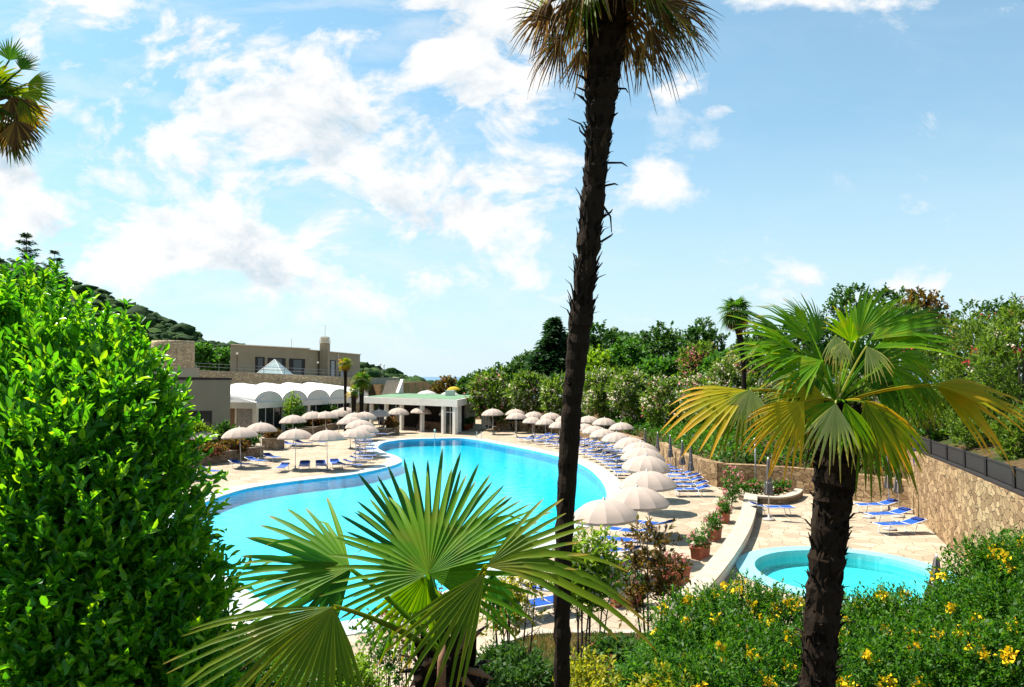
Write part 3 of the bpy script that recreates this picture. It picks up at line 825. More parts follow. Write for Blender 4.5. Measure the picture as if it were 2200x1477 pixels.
for x, yd, l, s in [(1484, 49.5, 'nearest of the folded grey parasols along the curving stone wall', 1.0), (1466, 53, 'second folded grey parasol along the curving stone wall, from its near end', 1.0),
                    (1451, 58, 'third folded grey parasol along the curving stone wall, from its near end', 1.0), (1426, 63, 'fourth folded grey parasol along the curving stone wall, from its near end', .95),
                    (1392, 69, 'farthest folded grey parasol along the curving stone wall', .9)]:
    p = Y(x, 1000, yd); copy_thing(fp0, (min(p.x, 11.9), yd, 0), random.random() * 6, s, l, G_F)
copy_thing(fp0, Vector((Y(1910, 1100, 41.0).x, 41.0, 0)), 1, 1.12, 'folded grey parasol left of a pair against the stone wall corner', G_F)
o = copy_thing(fp0, Vector((Y(1931, 1100, 39.6).x, 39.6, 0)), 2, 1.1, 'folded grey parasol with pale tied hem, right of a pair at the wall corner', G_F)
p = Y(2003, 1290, 20.6)
o = copy_thing(fp0, (p.x, p.y, hz(p.x, p.y)), .5, (1.15, 1.15, .68), 'dark folded parasol leaning in front of the paddling pool', G_F); o.rotation_euler = (R(-3), R(6), 0)
o.location.z = Y(2003, 1196, 20.6).z - 2.72 * .68
# lamp post in the rose bed
p = W(1624, 1062)
t = thing('lamp_post', 'slim grey lamp post in the rose bed beside the folded parasol', 'lamp post', (p.x, p.y, 0))
m = MB(); m.tube([p, p + Vector((0, 0, 3.1))], .05, 8); m.build('post', M['railing'], t, True)
m = MB(); m.lathe([(.0, 3.42), (.1, 3.40), (.12, 3.3), (.08, 3.1), (0, 3.1)], 12, (p.x, p.y, 0)); m.build('lamp_head', M['railing'], t, True)

# ================================================================== LOUNGERS
def make_lounger():
    t = thing('sun_lounger', 'sun lounger', 'sun lounger', (0, 0, 0), 'blue sun loungers')
    # +x is the foot end
    hw = .33; zt = .38; bk = R(14)
    m = MB()
    for s in (-1, 1):
        m.tube([(-.30, s * hw, zt), (.95, s * hw, zt)], .018, 6)
        m.tube([(-.30, s * hw, zt), (-.30 - .72 * math.cos(bk), s * hw, zt + .72 * math.sin(bk))], .018, 6)
    m.tube([(.95, -hw, zt), (.95, hw, zt)], .018, 6); m.tube([(-1.0, -hw, zt + .174), (-1.0, hw, zt + .174)], .018, 6); m.tube([(-.3, -hw, zt), (-.3, hw, zt)], .016, 6)
    m.tube([(.35, -hw, zt - .012), (.35, hw, zt - .012)], .012, 6)
    m.build('frame', M['white'], t, True)
    def sling(x0, z0, x1, z1, sag=.012):
        q = MB(); vs = []; n = 4
        for i in range(n + 1):
            for k in range(5):
                f = i / n; y = -hw + .012 + (2 * hw - .024) * k / 4
                vs.append((x0 + (x1 - x0) * f, y, z0 + (z1 - z0) * f + .016 - sag * math.sin(math.pi * k / 4)))
        q.add(vs, [(i * 5 + k, (i + 1) * 5 + k, (i + 1) * 5 + k + 1, i * 5 + k + 1) for i in range(n) for k in range(4)]); return q
    s1 = sling(-.27, zt, .33, zt); s2 = sling(.38, zt, .93, zt); s1.add(s2.v, s2.f); s1.build('seat', M['blue'], t)
    sling(-.33, zt + .008, -.98, zt + .168).build('backrest', M['blue'], t)
    m = MB(); m.box((-.82, 0, zt + .165), (.22, .5, .05), 0, 0, bk); m.build('headrest', M['navy'], t)
    for x in (-.55, .62):
        m = MB(); dz = zt if x > 0 else zt - .01
        m.tube([(x, -hw, dz), (x + .10, -hw + .01, .02), (x + .10, hw - .01, .02), (x, hw, dz)], .016, 6); m.build('leg', M['aluminium'], t, True)
    return t
lg0 = make_lounger(); LG = [0]
def put_lounger(x, y, rz, label, s=1.0):
    rz += random.uniform(-.06, .06)
    if LG[0] == 0: o = lg0; o.location = (x, y, 0); o.rotation_euler = (0, 0, rz); o['label'] = label
    else: o = copy_thing(lg0, (x, y, 0), rz, s, label, 'blue sun loungers')
    LG[0] += 1; return o
def P2(px, py, z=.38): p = W(px, py, z); return p.x, p.y
# four facing the camera
for px, py, rz, l in [(607, 1003, -1.45, 'leftmost of four blue loungers standing feet first at the pool edge'), (654, 1001, -1.4, 'second from the left of four blue loungers standing feet first at the pool edge'),
                      (690, 1000, -1.3, 'third from the left of four blue loungers standing feet first at the pool edge'), (722, 997, -1.15, 'rightmost of four blue loungers standing feet first at the pool edge')]:
    put_lounger(*P2(px, py), rz, l, 1.15)
for px, py, rz, l in [(518, 997, -.55, 'blue lounger in front of the long stone flower bed, nearest of three'), (551, 990, -.6, 'blue lounger in the middle of three before the long stone flower bed'),
                      (584, 982, -.75, 'blue lounger at the right end of the long stone flower bed'), (448, 1012, -.5, 'blue lounger with sunlit foot beside the laurel bush'),
                      (425, 1022, -.5, 'blue lounger half hidden by the laurel bush'),
                      (628, 955, -.45, 'blue lounger in shade below the lone parasol, left'), (652, 952, -.5, 'blue lounger in shade below the lone parasol, right'),
                      (684, 950, -.7, 'blue lounger beyond the right parasol of the facing pair'), (828, 933, 2.8, 'blue lounger at the far left curve of the pool by the stone planter')]:
    put_lounger(*P2(px, py), rz, l, 1.1)
arc = catmull([P2(752, 999), P2(776, 985), P2(788, 972), P2(785, 957), P2(779, 946), P2(783, 938), P2(797, 931)], 2, False)
for i, p in enumerate(arc):
    a = arc[min(i + 1, len(arc) - 1)] - arc[max(i - 1, 0)]; rz = math.atan2(a.y, a.x) - math.pi / 2
    put_lounger(p.x, p.y, rz, 'blue lounger of the shaded curve at the pool waist, %s' % ('nearest to the four facing loungers' if i == 0 else ordn[i] + ' from the four facing loungers'))
# right pool side, two rows in the parasols' shade
rowA = catmull([P2(1352, 1016), P2(1322, 995), P2(1285, 978), P2(1240, 963), P2(1190, 951), P2(1130, 942)], 3, False)
for i, p in enumerate(rowA):
    a = rowA[min(i + 1, len(rowA) - 1)] - rowA[max(i - 1, 0)]; rz = math.atan2(a.y, a.x) + math.pi / 2
    put_lounger(p.x, p.y, rz, 'shaded blue lounger along the right pool edge, %s' % ('nearest to the camera' if i == 0 else ['', 'second', 'third', 'fourth', 'fifth', 'sixth', 'seventh', 'eighth', 'ninth', 'tenth', 'eleventh', 'twelfth', 'thirteenth', 'fourteenth', 'fifteenth', 'sixteenth'][i] + ' from its near end'), 1.1)
rowB = catmull([P2(1335, 973), P2(1300, 962), P2(1262, 951), P2(1215, 943), P2(1165, 936)], 3, False)
for i, p in enumerate(rowB):
    a = rowB[min(i + 1, len(rowB) - 1)] - rowB[max(i - 1, 0)]; rz = math.atan2(a.y, a.x) + math.pi / 2
    put_lounger(p.x, p.y, rz, 'shaded blue lounger of the row behind the right poolside one, %s' % ('nearest to the camera' if i == 0 else ['', 'second', 'third', 'fourth', 'fifth', 'sixth', 'seventh', 'eighth', 'ninth', 'tenth', 'eleventh', 'twelfth', 'thirteenth'][i] + ' from its near end'), 1.1)
# sunlit row by the curving wall
rowC = [(1484, 1053), (1482, 1042), (1473, 1033), (1467, 1025), (1459, 1018), (1455, 1011), (1447, 1005), (1441, 1000)]
for i, (px, py) in enumerate(rowC):
    x, y = P2(px, py)
    put_lounger(x, y, math.pi + .06, 'sunlit blue lounger of the row below the curving wall, %s' % ('closest to the camera' if i == 0 else ordn[i] + ' from the closest'), 1.1 if i else 1.15)
for px, py, rz, l in [(1397, 1127, 2.6, 'sunlit blue lounger just right of the largest parasol'), (1352, 1143, 2.6, 'blue lounger at the right rim of the largest parasol'),
                      (1340, 1163, 2.6, 'bright blue lounger with white bands below the largest parasol'), (1316, 1184, 2.6, 'blue lounger left of the bronze sapling, half hidden by shrub'),
                      (1338, 1213, 2.6, 'dark blue lounger in the shade of the bronze sapling'), (1300, 1240, 2.6, 'blue lounger behind the white flowering shrub, lowest of its row'),
                      (1186, 1266, .5, 'blue lounger seen just left of the tall palm trunk'), (1152, 1300, .5, 'dark shaded blue lounger at the kerb left of the tall palm trunk'),
                      (1660, 1092, .05, 'blue lounger in front of the rose bed beside the curved white wall'),
                      (1882, 1086, -2.95, 'farthest of three blue loungers by the right stone wall'), (1908, 1106, -2.95, 'middle of three blue loungers by the right stone wall'), (1932, 1128, -2.95, 'nearest of three blue loungers by the right stone wall')]:
    put_lounger(*P2(px, py), rz, l, 1.15)
p = W(1912, 1136)
for px, py, l in [(1912, 1139, 'round concrete disc under the nearest lounger at the right wall'), (1867, 1113, 'round concrete disc left of the loungers at the right wall')]:
    p = W(px, py); m = MB(); m.lathe([(0, 0), (.3, 0), (.3, .07), (.22, .10), (.05, .11), (.05, .3), (0, .3)], 18, (0, 0, 0))
    o = m.build('concrete_disc', M['concrete'], None, True, label=l, cat='weight'); o.location = p
p = Y(1972, 970, 40.0)
m = MB(); vs = []
for j in range(8):
    for k in range(5):
        vs.append((p.x - .22 + .11 * k + .02 * math.sin(j), p.y + .03 * math.sin(k * 2.2 + j * .3), p.z + .15 - j * .14))
m.add(vs, [(j * 5 + k, j * 5 + k + 1, j * 5 + k + 6, j * 5 + k + 5) for j in range(7) for k in range(4)])
o = m.build('towel', M['towel'], None, True, label='dark blue towel hanging at the corner of the right stone wall', cat='towel')
md = o.modifiers.new('thickness', 'SOLIDIFY'); md.thickness = .015

# ================================================================== BUILDINGS
A = Vector((-30.6, 92, 0)); e1 = Vector((.339, .941, 0)); e2 = Vector((-.941, .339, 0)); BAY = 5.3
def pt(s, u, z): p = A + e1 * s + e2 * u; return Vector((p.x, p.y, z))
angA = math.atan2(e1.y, e1.x)
def abox(mb, s0, s1, u0, u1, z0, z1):
    c = pt((s0 + s1) / 2, (u0 + u1) / 2, (z0 + z1) / 2); mb.box(c, (abs(s1 - s0), abs(u1 - u0), z1 - z0), angA); return mb
t = thing('arcade_pavilion', 'white glazed pavilion with a row of vaulted arches behind the left parasols', 'building', tuple(A))
LEN = BAY * 4
abox(MB(), 0, LEN + 3, -.12, 9, 3.32, 4.02).build('fascia', M['white'], t)
abox(MB(), -.12, -.003, -.12, 9, 3.30, 4.03).build('side_fascia', M['cream'], t)
for b in range(5):
    s0 = b * BAY; n = 14; hwid = BAY / 2 - .12; rise = 1.35
    m = MB(); vs = []; NU = 6
    for j in range(NU + 1):
        u = .15 + 8.8 * j / NU; zb = 4.02 + 1.15 * (j / NU)
        for i in range(n + 1):
            q = math.pi * i / n; r2 = rise if j == 0 else rise * (1 - .18 * j / NU)
            vs.append(pt(s0 + BAY / 2 - (BAY / 2) * math.cos(q), u, zb + r2 * math.sin(q) ** .9 if 0 < i < n else zb))
    fs = [(j * (n + 1) + i, j * (n + 1) + i + 1, (j + 1) * (n + 1) + i + 1, (j + 1) * (n + 1) + i) for j in range(NU) for i in range(n)]
    m.add(vs, fs)
    m.build('vault_roof', M['membrane'], t, True)
    m = MB(); pr = [pt(s0 + BAY / 2 - hwid * math.cos(math.pi * i / n), .16, 4.03 + (rise - .06) * math.sin(math.pi * i / n) ** .9) for i in range(n + 1)]
    pr2 = [p + e2 * .08 for p in pr]
    m.add(pr + pr2, [tuple(range(n + 1)), tuple(range(2 * n + 1, n, -1))]); m.build('gable', M['white'], t)
m = MB(); m.add([pt(-.1, -.1, 4.04), pt(-.1, 9, 4.04), pt(.4, 9, 5.9), pt(2.6, .2, 5.3)], [(0, 3, 2, 1)]); m.build('hip_roof', M['membrane'], t)
for b in range(5):
    m = MB(); abox(m, b * BAY - .05 if b else .0, b * BAY + .5, .0, .5, 0, 3.32); m.build('column', M['cream'], t)
for b in range(4):
    m = MB(); abox(m, b * BAY + .5, (b + 1) * BAY - .05, .22, .26, .1, 3.32); gz = m.build('glazing', M['glass'], t)
    m = MB()
    for f in (.33, .66): abox(m, b * BAY + .5 + 4.75 * f - .04, b * BAY + .5 + 4.75 * f + .04, .17, .215, .1, 3.32)
    abox(m, b * BAY + .5, (b + 1) * BAY - .05, .17, .30, 0, .098); m.build('mullion', M['white'], gz)
# left side: panel, curtains, posts
m = MB(); abox(m, .15, .2, .5, 2.9, 0, 3.3); m.build('curtain', M['curtain'], t)
m = MB(); abox(m, .15, .2, 3.1, 6.5, 0, 3.3)
m.build('wood_panel', M['brownwood'], t)
for u in (2.9, 6.4, 8.8):
    m = MB(); abox(m, .05, .19, u, u + .2, 0, 3.3); m.build('post', M['cream'], t)
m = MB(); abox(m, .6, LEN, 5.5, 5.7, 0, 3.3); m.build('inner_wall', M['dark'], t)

# grey box wing on the left
t = thing('restaurant_wing', 'plain grey flat roofed wing left of the white arcade', 'building', (-38, 85, 0))
bx = [(-31.1, 85), (-33.5, 91), (-58, 90), (-56, 79.5)]
MB().prism(bx, 0, 6.75, [6.75, 6.75, 7.0, 7.25]).build('wall', M['grey'], t)
cen = Vector((-43, 86)); bo = [tuple(cen + (Vector(p) - cen) * 1.012) for p in bx]
MB().prism(bo, 6.78, 7.0, [7.0, 7.0, 7.25, 7.5]).build('roof_edge', M['darkmetal'], t)
d = (Vector((-56, 79.5)) - Vector((-31.1, 85))).normalized(); an = math.atan2(d.y, d.x)
nrm = Vector((-d.y, d.x))
def ow(dist, out, z): p = Vector((-31.1, 85)) + d * dist + nrm * out; return (p.x, p.y, z)
m = MB(); m.box(ow(3.4, .02, 1.7), (3.0, .06, 3.4), an); f = m.build('doorway', M['darkmetal'], t)
m = MB()
for k in (-.95, 0, .95): m.box(ow(3.4 + k, .07, 1.65), (.8, .03, 2.9), an)
m.build('pane', M['glass'], f)

# round stone tower, parapet, terrace and hotel block
c = Y(372, 760, 113)
t = thing('round_tower', 'squat round stone tower on the left of the upper terrace', 'tower', (c.x, c.y, 0))
MB().lathe([(2.95, 4.5), (2.95, 12.0), (2.9, 12.35), (2.55, 12.35), (2.55, 11.8), (0, 11.8)], 40, (c.x, c.y, 0)).build('wall', M['wallfine'], t, True)
t = thing('parapet_wall', 'taupe plaster parapet wall between the round tower and the stone terrace', 'wall', (-46, 101, 0))
MB().prism([(-50, 98), (-41.3, 101.5), (-41.6, 102), (-50.2, 98.5)], 0, 8.2).build('wall', M['taupelight'], t)
MB().prism([(-50.1, 97.9), (-41.2, 101.4), (-41.6, 102.1), (-50.3, 98.6)], 8.203, 8.3).build('coping', M['cap'], t)
tp = [(-43.2, 105), (-24.6, 125), (-22.0, 150), (-30, 196), (-85, 196), (-85, 100)]
m = MB(); m.sheet([[Vector((p[0], p[1], 0)) for p in offset([Vector((a, b, 0)) for a, b in tp], -.15)]], 6.62); m.build('terrace', M['deck'], kind='structure')
TW = [tuple(Vector((-43.2, 105, 0)).lerp(Vector((-24.6, 125, 0)), i / 8)) for i in range(9)]
strip_wall('terrace_wall', TW, .5, -.2, list(np.linspace(7.95, 6.85, 9)), M['wallfine'], 'long rough stone terrace wall above the white vaulted roofs', 'wall', M['cap'], .1, -1)
strip_wall('terrace_wall', [(-24.6, 125.02), (-23.4, 138), (-22, 150), (-26, 174), (-30, 196)], .4, -.2, 6.9, M['taupelight'], 'low plain wall closing the terrace right of the hotel', 'wall', None, .1, -1)
t = thing('railing', 'thin grey metal railing on top of the stone terrace wall', 'railing', (-34, 115, 7))
for h in (.95, .5):
    m = MB(); m.tube([(p[0] - .2, p[1] + .2, z + h) for p, z in zip(TW, np.linspace(8.05, 6.95, 9))], .03, 5); m.build('rail', M['railing'], t)
for i in range(9):
    m = MB(); z = 8.05 - 1.1 * i / 8; m.tube([(TW[i][0] - .2, TW[i][1] + .2, z - .05), (TW[i][0] - .2, TW[i][1] + .2, z + .95)], .035, 5); m.build('post', M['railing'], t)
# hotel
H0 = Vector((-47.7, 130, 0)); H1 = Vector((-39.6, 150, 0)); H2 = Vector((-36, 182, 0)); ZT = 12.5
t = thing('hotel_building', 'long flat roofed taupe building with dark windows on the upper terrace', 'building', (-46, 150, 6.6))
bk = Vector((-8.2, 24, 0))
MB().prism([H0[:2], H1[:2], (H1 + bk)[:2], (H0 + bk)[:2]], 6.6, ZT).build('wall', M['taupe'], t)
MB().prism([(H1 + Vector((.0, .02, 0)))[:2], H2[:2], (H2 + bk)[:2], (H1 + bk + Vector((0, .02, 0)))[:2]], 6.6, ZT - .25).build('wall', M['taupe'], t)
MB().prism([(H0 + Vector((.2, -.25, 0)))[:2], (H1 + Vector((.25, 0, 0)))[:2], (H1 + bk)[:2], (H0 + bk)[:2]], ZT + .01, ZT + .16).build('roof_edge', M['cream'], t)
MB().prism([(H1 + Vector((.25, .05, 0)))[:2], (H2 + Vector((.25, .2, 0)))[:2], (H2 + bk)[:2], (H1 + bk + Vector((0, .05, 0)))[:2]], ZT - .24, ZT - .10).build('roof_edge', M['cream'], t)
def on_face(a, b, px):
    # where the sight line through a column of the survey meets the facade
    d_ = ray(px, 790); n_ = Vector((-(b - a).y, (b - a).x, 0)); k_ = (a - CAM).dot(n_) / d_.dot(n_); p = CAM + d_ * k_; return Vector((p.x, p.y, 0))
def window(a, b, x0, x1, z0, z1, parent, shutters=True):
    p, q = on_face(a, b, x0), on_face(a, b, x1); dv = (q - p); L = dv.length; an = math.atan2(dv.y, dv.x); c = (p + q) / 2
    n_ = Vector((dv.y, -dv.x, 0)).normalized()
    m = MB(); cc = c + n_ * .04; m.box((cc.x, cc.y, (z0 + z1) / 2), (L, .06, z1 - z0), an); w = m.build('window', M['darkmetal'], parent)
    m = MB(); cc = c + n_ * .09; m.box((cc.x, cc.y, (z0 + z1) / 2), (L * .52, .03, (z1 - z0) * .9), an); m.build('pane', M['glass'], w)
window(H0, H1, 548, 568, 6.7, 10.6, t); window(H0, H1, 575, 613, 7.4, 10.5, t); window(H0, H1, 621, 655, 6.7, 10.5, t)
window(H1, H2, 695, 704, 6.7, 10.6, t); window(H1, H2, 707, 721, 6.7, 10.6, t); window(H1, H2, 727, 743, 6.7, 10.6, t)
c = on_face(H1, H2, 687) + Vector((1.0, 0, 0))
m = MB(); m.box((c.x, c.y, 10.2), (1.65, 1.9, 7.2)); ch = m.build('chimney', M['taupe'], t)
m = MB()
for k in range(4): m.box((c.x, c.y, 13.95 + .32 * k), (1.95 - .1 * k, 2.2 - .1 * k, .16))
m.box((c.x, c.y, 14.5), (1.3, 1.5, 1.35)); m.build('chimney_cap', M['cream'], ch)
m = MB(); m.tube([(c.x, c.y, 15), (c.x, c.y, 17.6)], .035, 5); m.tube([(c.x - .5, c.y, 16.9), (c.x + .6, c.y, 17.0)], .025, 4); m.build('antenna', M['railing'], t)
a_ = Y(626, 745, 152)
m = MB(); m.tube([(a_.x, a_.y, 12.4), (a_.x, a_.y, 14.6)], .035, 5)
for k in range(3): m.tube([(a_.x - .45, a_.y, 13.6 + .35 * k), (a_.x + .45, a_.y, 13.6 + .35 * k)], .02, 4)
m.build('antenna', M['railing'], t)
dp = on_face(H1, H2, 725) + Vector((.15, 0, 0)); m = MB(); m.tube([(dp.x, dp.y, 6.6), (dp.x, dp.y, 12.2)], .07, 6); m.build('drainpipe', M['white'], t)
# skylight
c = Y(590, 805, 117)
t = thing('skylight', 'pale glass pyramid skylight on the upper terrace', 'skylight', (c.x, c.y, 6.6))
b = 2.6; z0 = 7.35; z1 = 9.75; an = .7
cor = [Vector((c.x + b * 1.2 * math.cos(an + k * math.pi / 2), c.y + b * 1.2 * math.sin(an + k * math.pi / 2), z0)) for k in range(4)]; ap = Vector((c.x, c.y, z1))
m = MB(); m.add(cor + [ap], [(0, 1, 4), (1, 2, 4), (2, 3, 4), (3, 0, 4)]); m.build('pyramid', M['skyglass'], t)
m = MB()
for k in range(4):
    m.tube([cor[k], ap], .05, 5); m.tube([cor[k], cor[(k + 1) % 4]], .05, 5)
    for f in (.25, .5, .75):
        q = cor[k].lerp(cor[(k + 1) % 4], f); e = ap.lerp(q, 1 - 0) ; m.tube([q, ap.lerp(q, .5 if f != .5 else .02)], .03, 4)
    m.tube([cor[k].lerp(ap, .4), cor[(k + 1) % 4].lerp(ap, .4)], .03, 4); m.tube([cor[k].lerp(ap, .7), cor[(k + 1) % 4].lerp(ap, .7)], .03, 4)
m.build('glazing_bar', M['white'], t)
m = MB(); m.prism([(q.x, q.y) for q in cor], 6.62, z0 - .01); m.build('curb', M['taupelight'], t)
# terrace lamps
for px, yy, zt, l in [(509, 121, 10.6, 'slim lamp post before the left end of the hotel facade'), (817, 143, 9.3, 'left one of two thin lamp posts right of the hotel'), (825, 143, 9.1, 'right one of two thin lamp posts right of the hotel'),
                      (683, 133, 9.4, 'short lamp post before the hotel chimney')]:
    p = Y(px, 800, yy); t = thing('lamp_post', l, 'lamp post', (p.x, p.y, 6.6))
    MB().tube([(p.x, p.y, 6.6), (p.x, p.y, zt)], .06, 6).build('post', M['darkmetal'], t)
    MB().lathe([(0, zt + .3), (.16, zt + .25), (.2, zt + .1), (.08, zt), (0, zt)], 10, (p.x, p.y, 0)).build('lamp_head', M['white'], t)
# stairs
t = thing('stairs', 'pale stone stair with white side wall rising beside the terrace end', 'stairs', (-20.5, 122, 0))
m = MB(); q0 = Y(834, 845, 123)
for k in range(12): m.box((q0.x + .0, q0.y + k * .4, 2.2 + k * .19 / 2), (2.0, .42 - .004 * k, 4.4 + k * .19 - .002 * k))
m.build('step', M['cap'], t)
m = MB(); m.prism([(q0.x + 1.25, q0.y - .3), (q0.x + 1.7, q0.y - .3), (q0.x + 1.7, q0.y + 5), (q0.x + 1.25, q0.y + 5)], 0, 6, [4.6, 4.6, 6.7, 6.7]); m.build('side_wall', M['white'], t)

# bar
E = Vector((-6.9, 95, 0)); f1 = Vector((-13.5, 13, 0)).normalized(); f2 = Vector((1.55, 20, 0)).normalized(); BL = 18.8; BD = 20
t = thing('bar_pavilion', 'white flat roofed bar pavilion with open dark bays at the far pool end', 'building', tuple(E))
an1 = math.atan2(f1.y, f1.x); an2 = math.atan2(f2.y, f2.x)
fn = Vector((f1.y, -f1.x, 0));  fn = fn if fn.y < 0 else -fn
def bf(s, out, z): p = E + f1 * s + fn * out; return Vector((p.x, p.y, z))
def br(s, out, z): p = E + f2 * s + Vector((1, 0, 0)) * out; return Vector((p.x, p.y, z))
K = [E, E + f2 * BD, E + f2 * BD + f1 * BL, E + f1 * BL]
cc = sum(K, Vector()) / 4; Ko = [p + (p - cc).normalized() * .55 for p in K]
MB().prism([p[:2] for p in Ko], 3.42, 4.3).build('fascia', M['white'], t)
Ki = [p + (p - cc).normalized() * -.1 for p in K]
MB().prism([p[:2] for p in Ki], 4.304, 4.36).build('roof', M['greenroof'], t)
rv = MB(); q = Y(967, 841, 112); rv.box((q.x, q.y, 4.75), (1.3, 1.3, .75)); rv.build('roof_vent', M['white'], t)
for px in (798, 830, 863, 907, 953):
    d_ = ray(px, 900); n_ = Vector((-f1.y, f1.x, 0)); k_ = (E - CAM).dot(n_) / d_.dot(n_); p = CAM + d_ * k_
    m = MB(); m.box((p.x, p.y, 1.71), (.42, .42, 3.42), an1); m.build('column', M['white'], t)
m = MB(); m.box(bf(.25, -.1, 1.71), (.5, .5, 3.42), an1); m.build('column', M['white'], t)
for s in (4.5,): m = MB(); m.box(br(s, -.2, 1.71), (.4, .4, 3.42), an2); m.build('column', M['white'], t)
def onbar(px):
    d_ = ray(px, 900); n_ = Vector((-f1.y, f1.x, 0)); k_ = (E - CAM).dot(n_) / d_.dot(n_); return CAM + d_ * k_
for x0, x1 in ((840, 859), (957, 975)):
    p, q = onbar(x0), onbar(x1); c = (p + q) / 2; L = ((p - q) * Vector((1, 1, 0))).length
    m = MB(); m.box((c.x - fn.x * .15, c.y - fn.y * .15, 1.7), (L, .05, 3.2), an1); w = m.build('glass_door', M['glass'], t)
    m = MB(); m.box((c.x - fn.x * .1, c.y - fn.y * .1, 1.7), (.07, .03, 3.2), an1); m.box((c.x - fn.x * .1, c.y - fn.y * .1, 2.7), (L, .028, .08), an1); m.build('door_frame', M['white'], w)
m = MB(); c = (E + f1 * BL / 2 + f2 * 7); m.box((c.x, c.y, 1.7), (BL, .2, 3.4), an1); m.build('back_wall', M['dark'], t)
m = MB(); m.box(bf(8, -3.2, .55), (5.5, .8, 1.1), an1); m.build('counter', M['brownwood'], t)
m = MB(); m.box(br(6, -.15, 1.7), (2.6, .06, 3.3), an2); m.build('side_glazing', M['glass'], t)
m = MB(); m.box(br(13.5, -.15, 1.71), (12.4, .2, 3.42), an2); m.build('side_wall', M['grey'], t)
# kiosk beyond the bar
p = W(1046, 922)
t = thing('notice_stall', 'small pale wooden stall with gabled top under the far parasol', 'stall', (p.x, p.y, 0))
m = MB(); m.box((p.x, p.y, 1.3), (1.5, .5, 1.7)); m.build('panel', M['white'], t)
m = MB()
for s in (-.65, .65): m.box((p.x + s, p.y - .27, 1.2), (.1, .03, 2.4))
for k in (-.3, .05, .4): m.box((p.x + k, p.y - .268, 1.3), (.05, .03, 1.6))
m.build('frame', M['railing'], t)
m = MB(); m.add([(p.x - .95, p.y - .4, 2.35), (p.x + .95, p.y - .4, 2.35), (p.x, p.y - .4, 3.1), (p.x - .95, p.y + .4, 2.35), (p.x + .95, p.y + .4, 2.35), (p.x, p.y + .4, 3.1)], [(0, 1, 2), (5, 4, 3), (0, 2, 5, 3), (1, 4, 5, 2), (0, 3, 4, 1)]); m.build('roof', M['taupelight'], t)

# bistro tables and chairs
def make_table():
    t = thing('bistro_table', 'table', 'table', (0, 0, 0), 'small round terrace tables')
    MB().lathe([(0, .74), (.42, .74), (.43, .72), (.42, .70), (0, .70)], 20).build('tabletop', M['railing'], t, True)
    MB().lathe([(.0, 0), (.25, 0), (.24, .03), (.04, .06), (.03, .7), (0, .7)], 12).build('pedestal', M['darkmetal'], t, True); return t
def make_chair():
    t = thing('terrace_chair', 'chair', 'chair', (0, 0, 0), 'dark terrace chairs')
    MB().box((0, 0, .45), (.46, .46, .04)).build('seat', M['darkmetal'], t)
    m = MB(); m.box((0, .22, .72), (.44, .03, .32), 0, R(-8)); m.build('backrest', M['darkmetal'], t)
    for x in (-.2, .2):
        MB().tube([(x, -.2, 0), (x, -.2, .44)], .015, 6).build('leg', M['darkmetal'], t)
        MB().tube([(x, .24, 0), (x, .21, .85)], .015, 6).build('leg', M['darkmetal'], t)
    return t
tb = make_table(); chh = make_chair()
tabs = [(905, 927, 'dark round table before the open bay of the bar'), (1112, 926, 'small table under the second far parasol right of the bar'), (1168, 931, 'small table in shade left of the tall palm trunk'), (1060, 929, 'small table under the far parasol by the white stall'), (830, 921, 'small table at the left corner of the bar terrace')]
nch = 0
for i, (px, py, l) in enumerate(tabs):
    p = W(px, py)
    o = tb if i == 0 else copy_thing(tb, p, 0, 1.0, l, 'small round terrace tables')
    o.location = p; o['label'] = l
    for k, an in enumerate((.4, 2.6, 4.4)):
        q = p + Vector((math.cos(an), math.sin(an), 0)) * .8
        ll = 'dark chair at the %s, %s' % (('bar table by the open bay', 'second table right of the bar', 'table left of the tall trunk', 'table by the white stall', 'table at the left bar corner')[i], ('on its right', 'on its left', 'on its near side')[k])
        o = chh if nch == 0 else copy_thing(chh, q, an - math.pi / 2, 1.0, ll, 'dark terrace chairs')
        o.location = q; o.rotation_euler = (0, 0, an - math.pi / 2); o['label'] = ll; nch += 1
# pool ladders and a shower post
for px, py, l in [(1029, 944, 'thin chrome pool ladder on the far pool edge'), (934, 943, 'small white depth post on the far pool edge')]:
    p = W(px, py)
    t = thing('pool_ladder' if 'ladder' in l else 'edge_post', l, 'pool ladder' if 'ladder' in l else 'post', tuple(p))
    if 'ladder' in l:
        for s in (-.25, .25): MB().tube([p + Vector((s, .5, 0)), p + Vector((s, .4, .85)), p + Vector((s, -.1, .9)), p + Vector((s, -.35, .5)), p + Vector((s, -.38, -.6))], .022, 6).build('rail', M['aluminium'], t)
        m = MB()
        for k in range(3): m.box(p + Vector((0, -.38, -.1 - .22 * k)), (.5, .1, .03))
        m.build('step', M['aluminium'], t)
    else:
        MB().tube([p, p + Vector((0, 0, .9))], .05, 8).build('post', M['white'], t); MB().lathe([(0, 1.1), (.12, 1.05), (.12, .9), (0, .9)], 10, tuple(p)).build('head', M['white'], t)

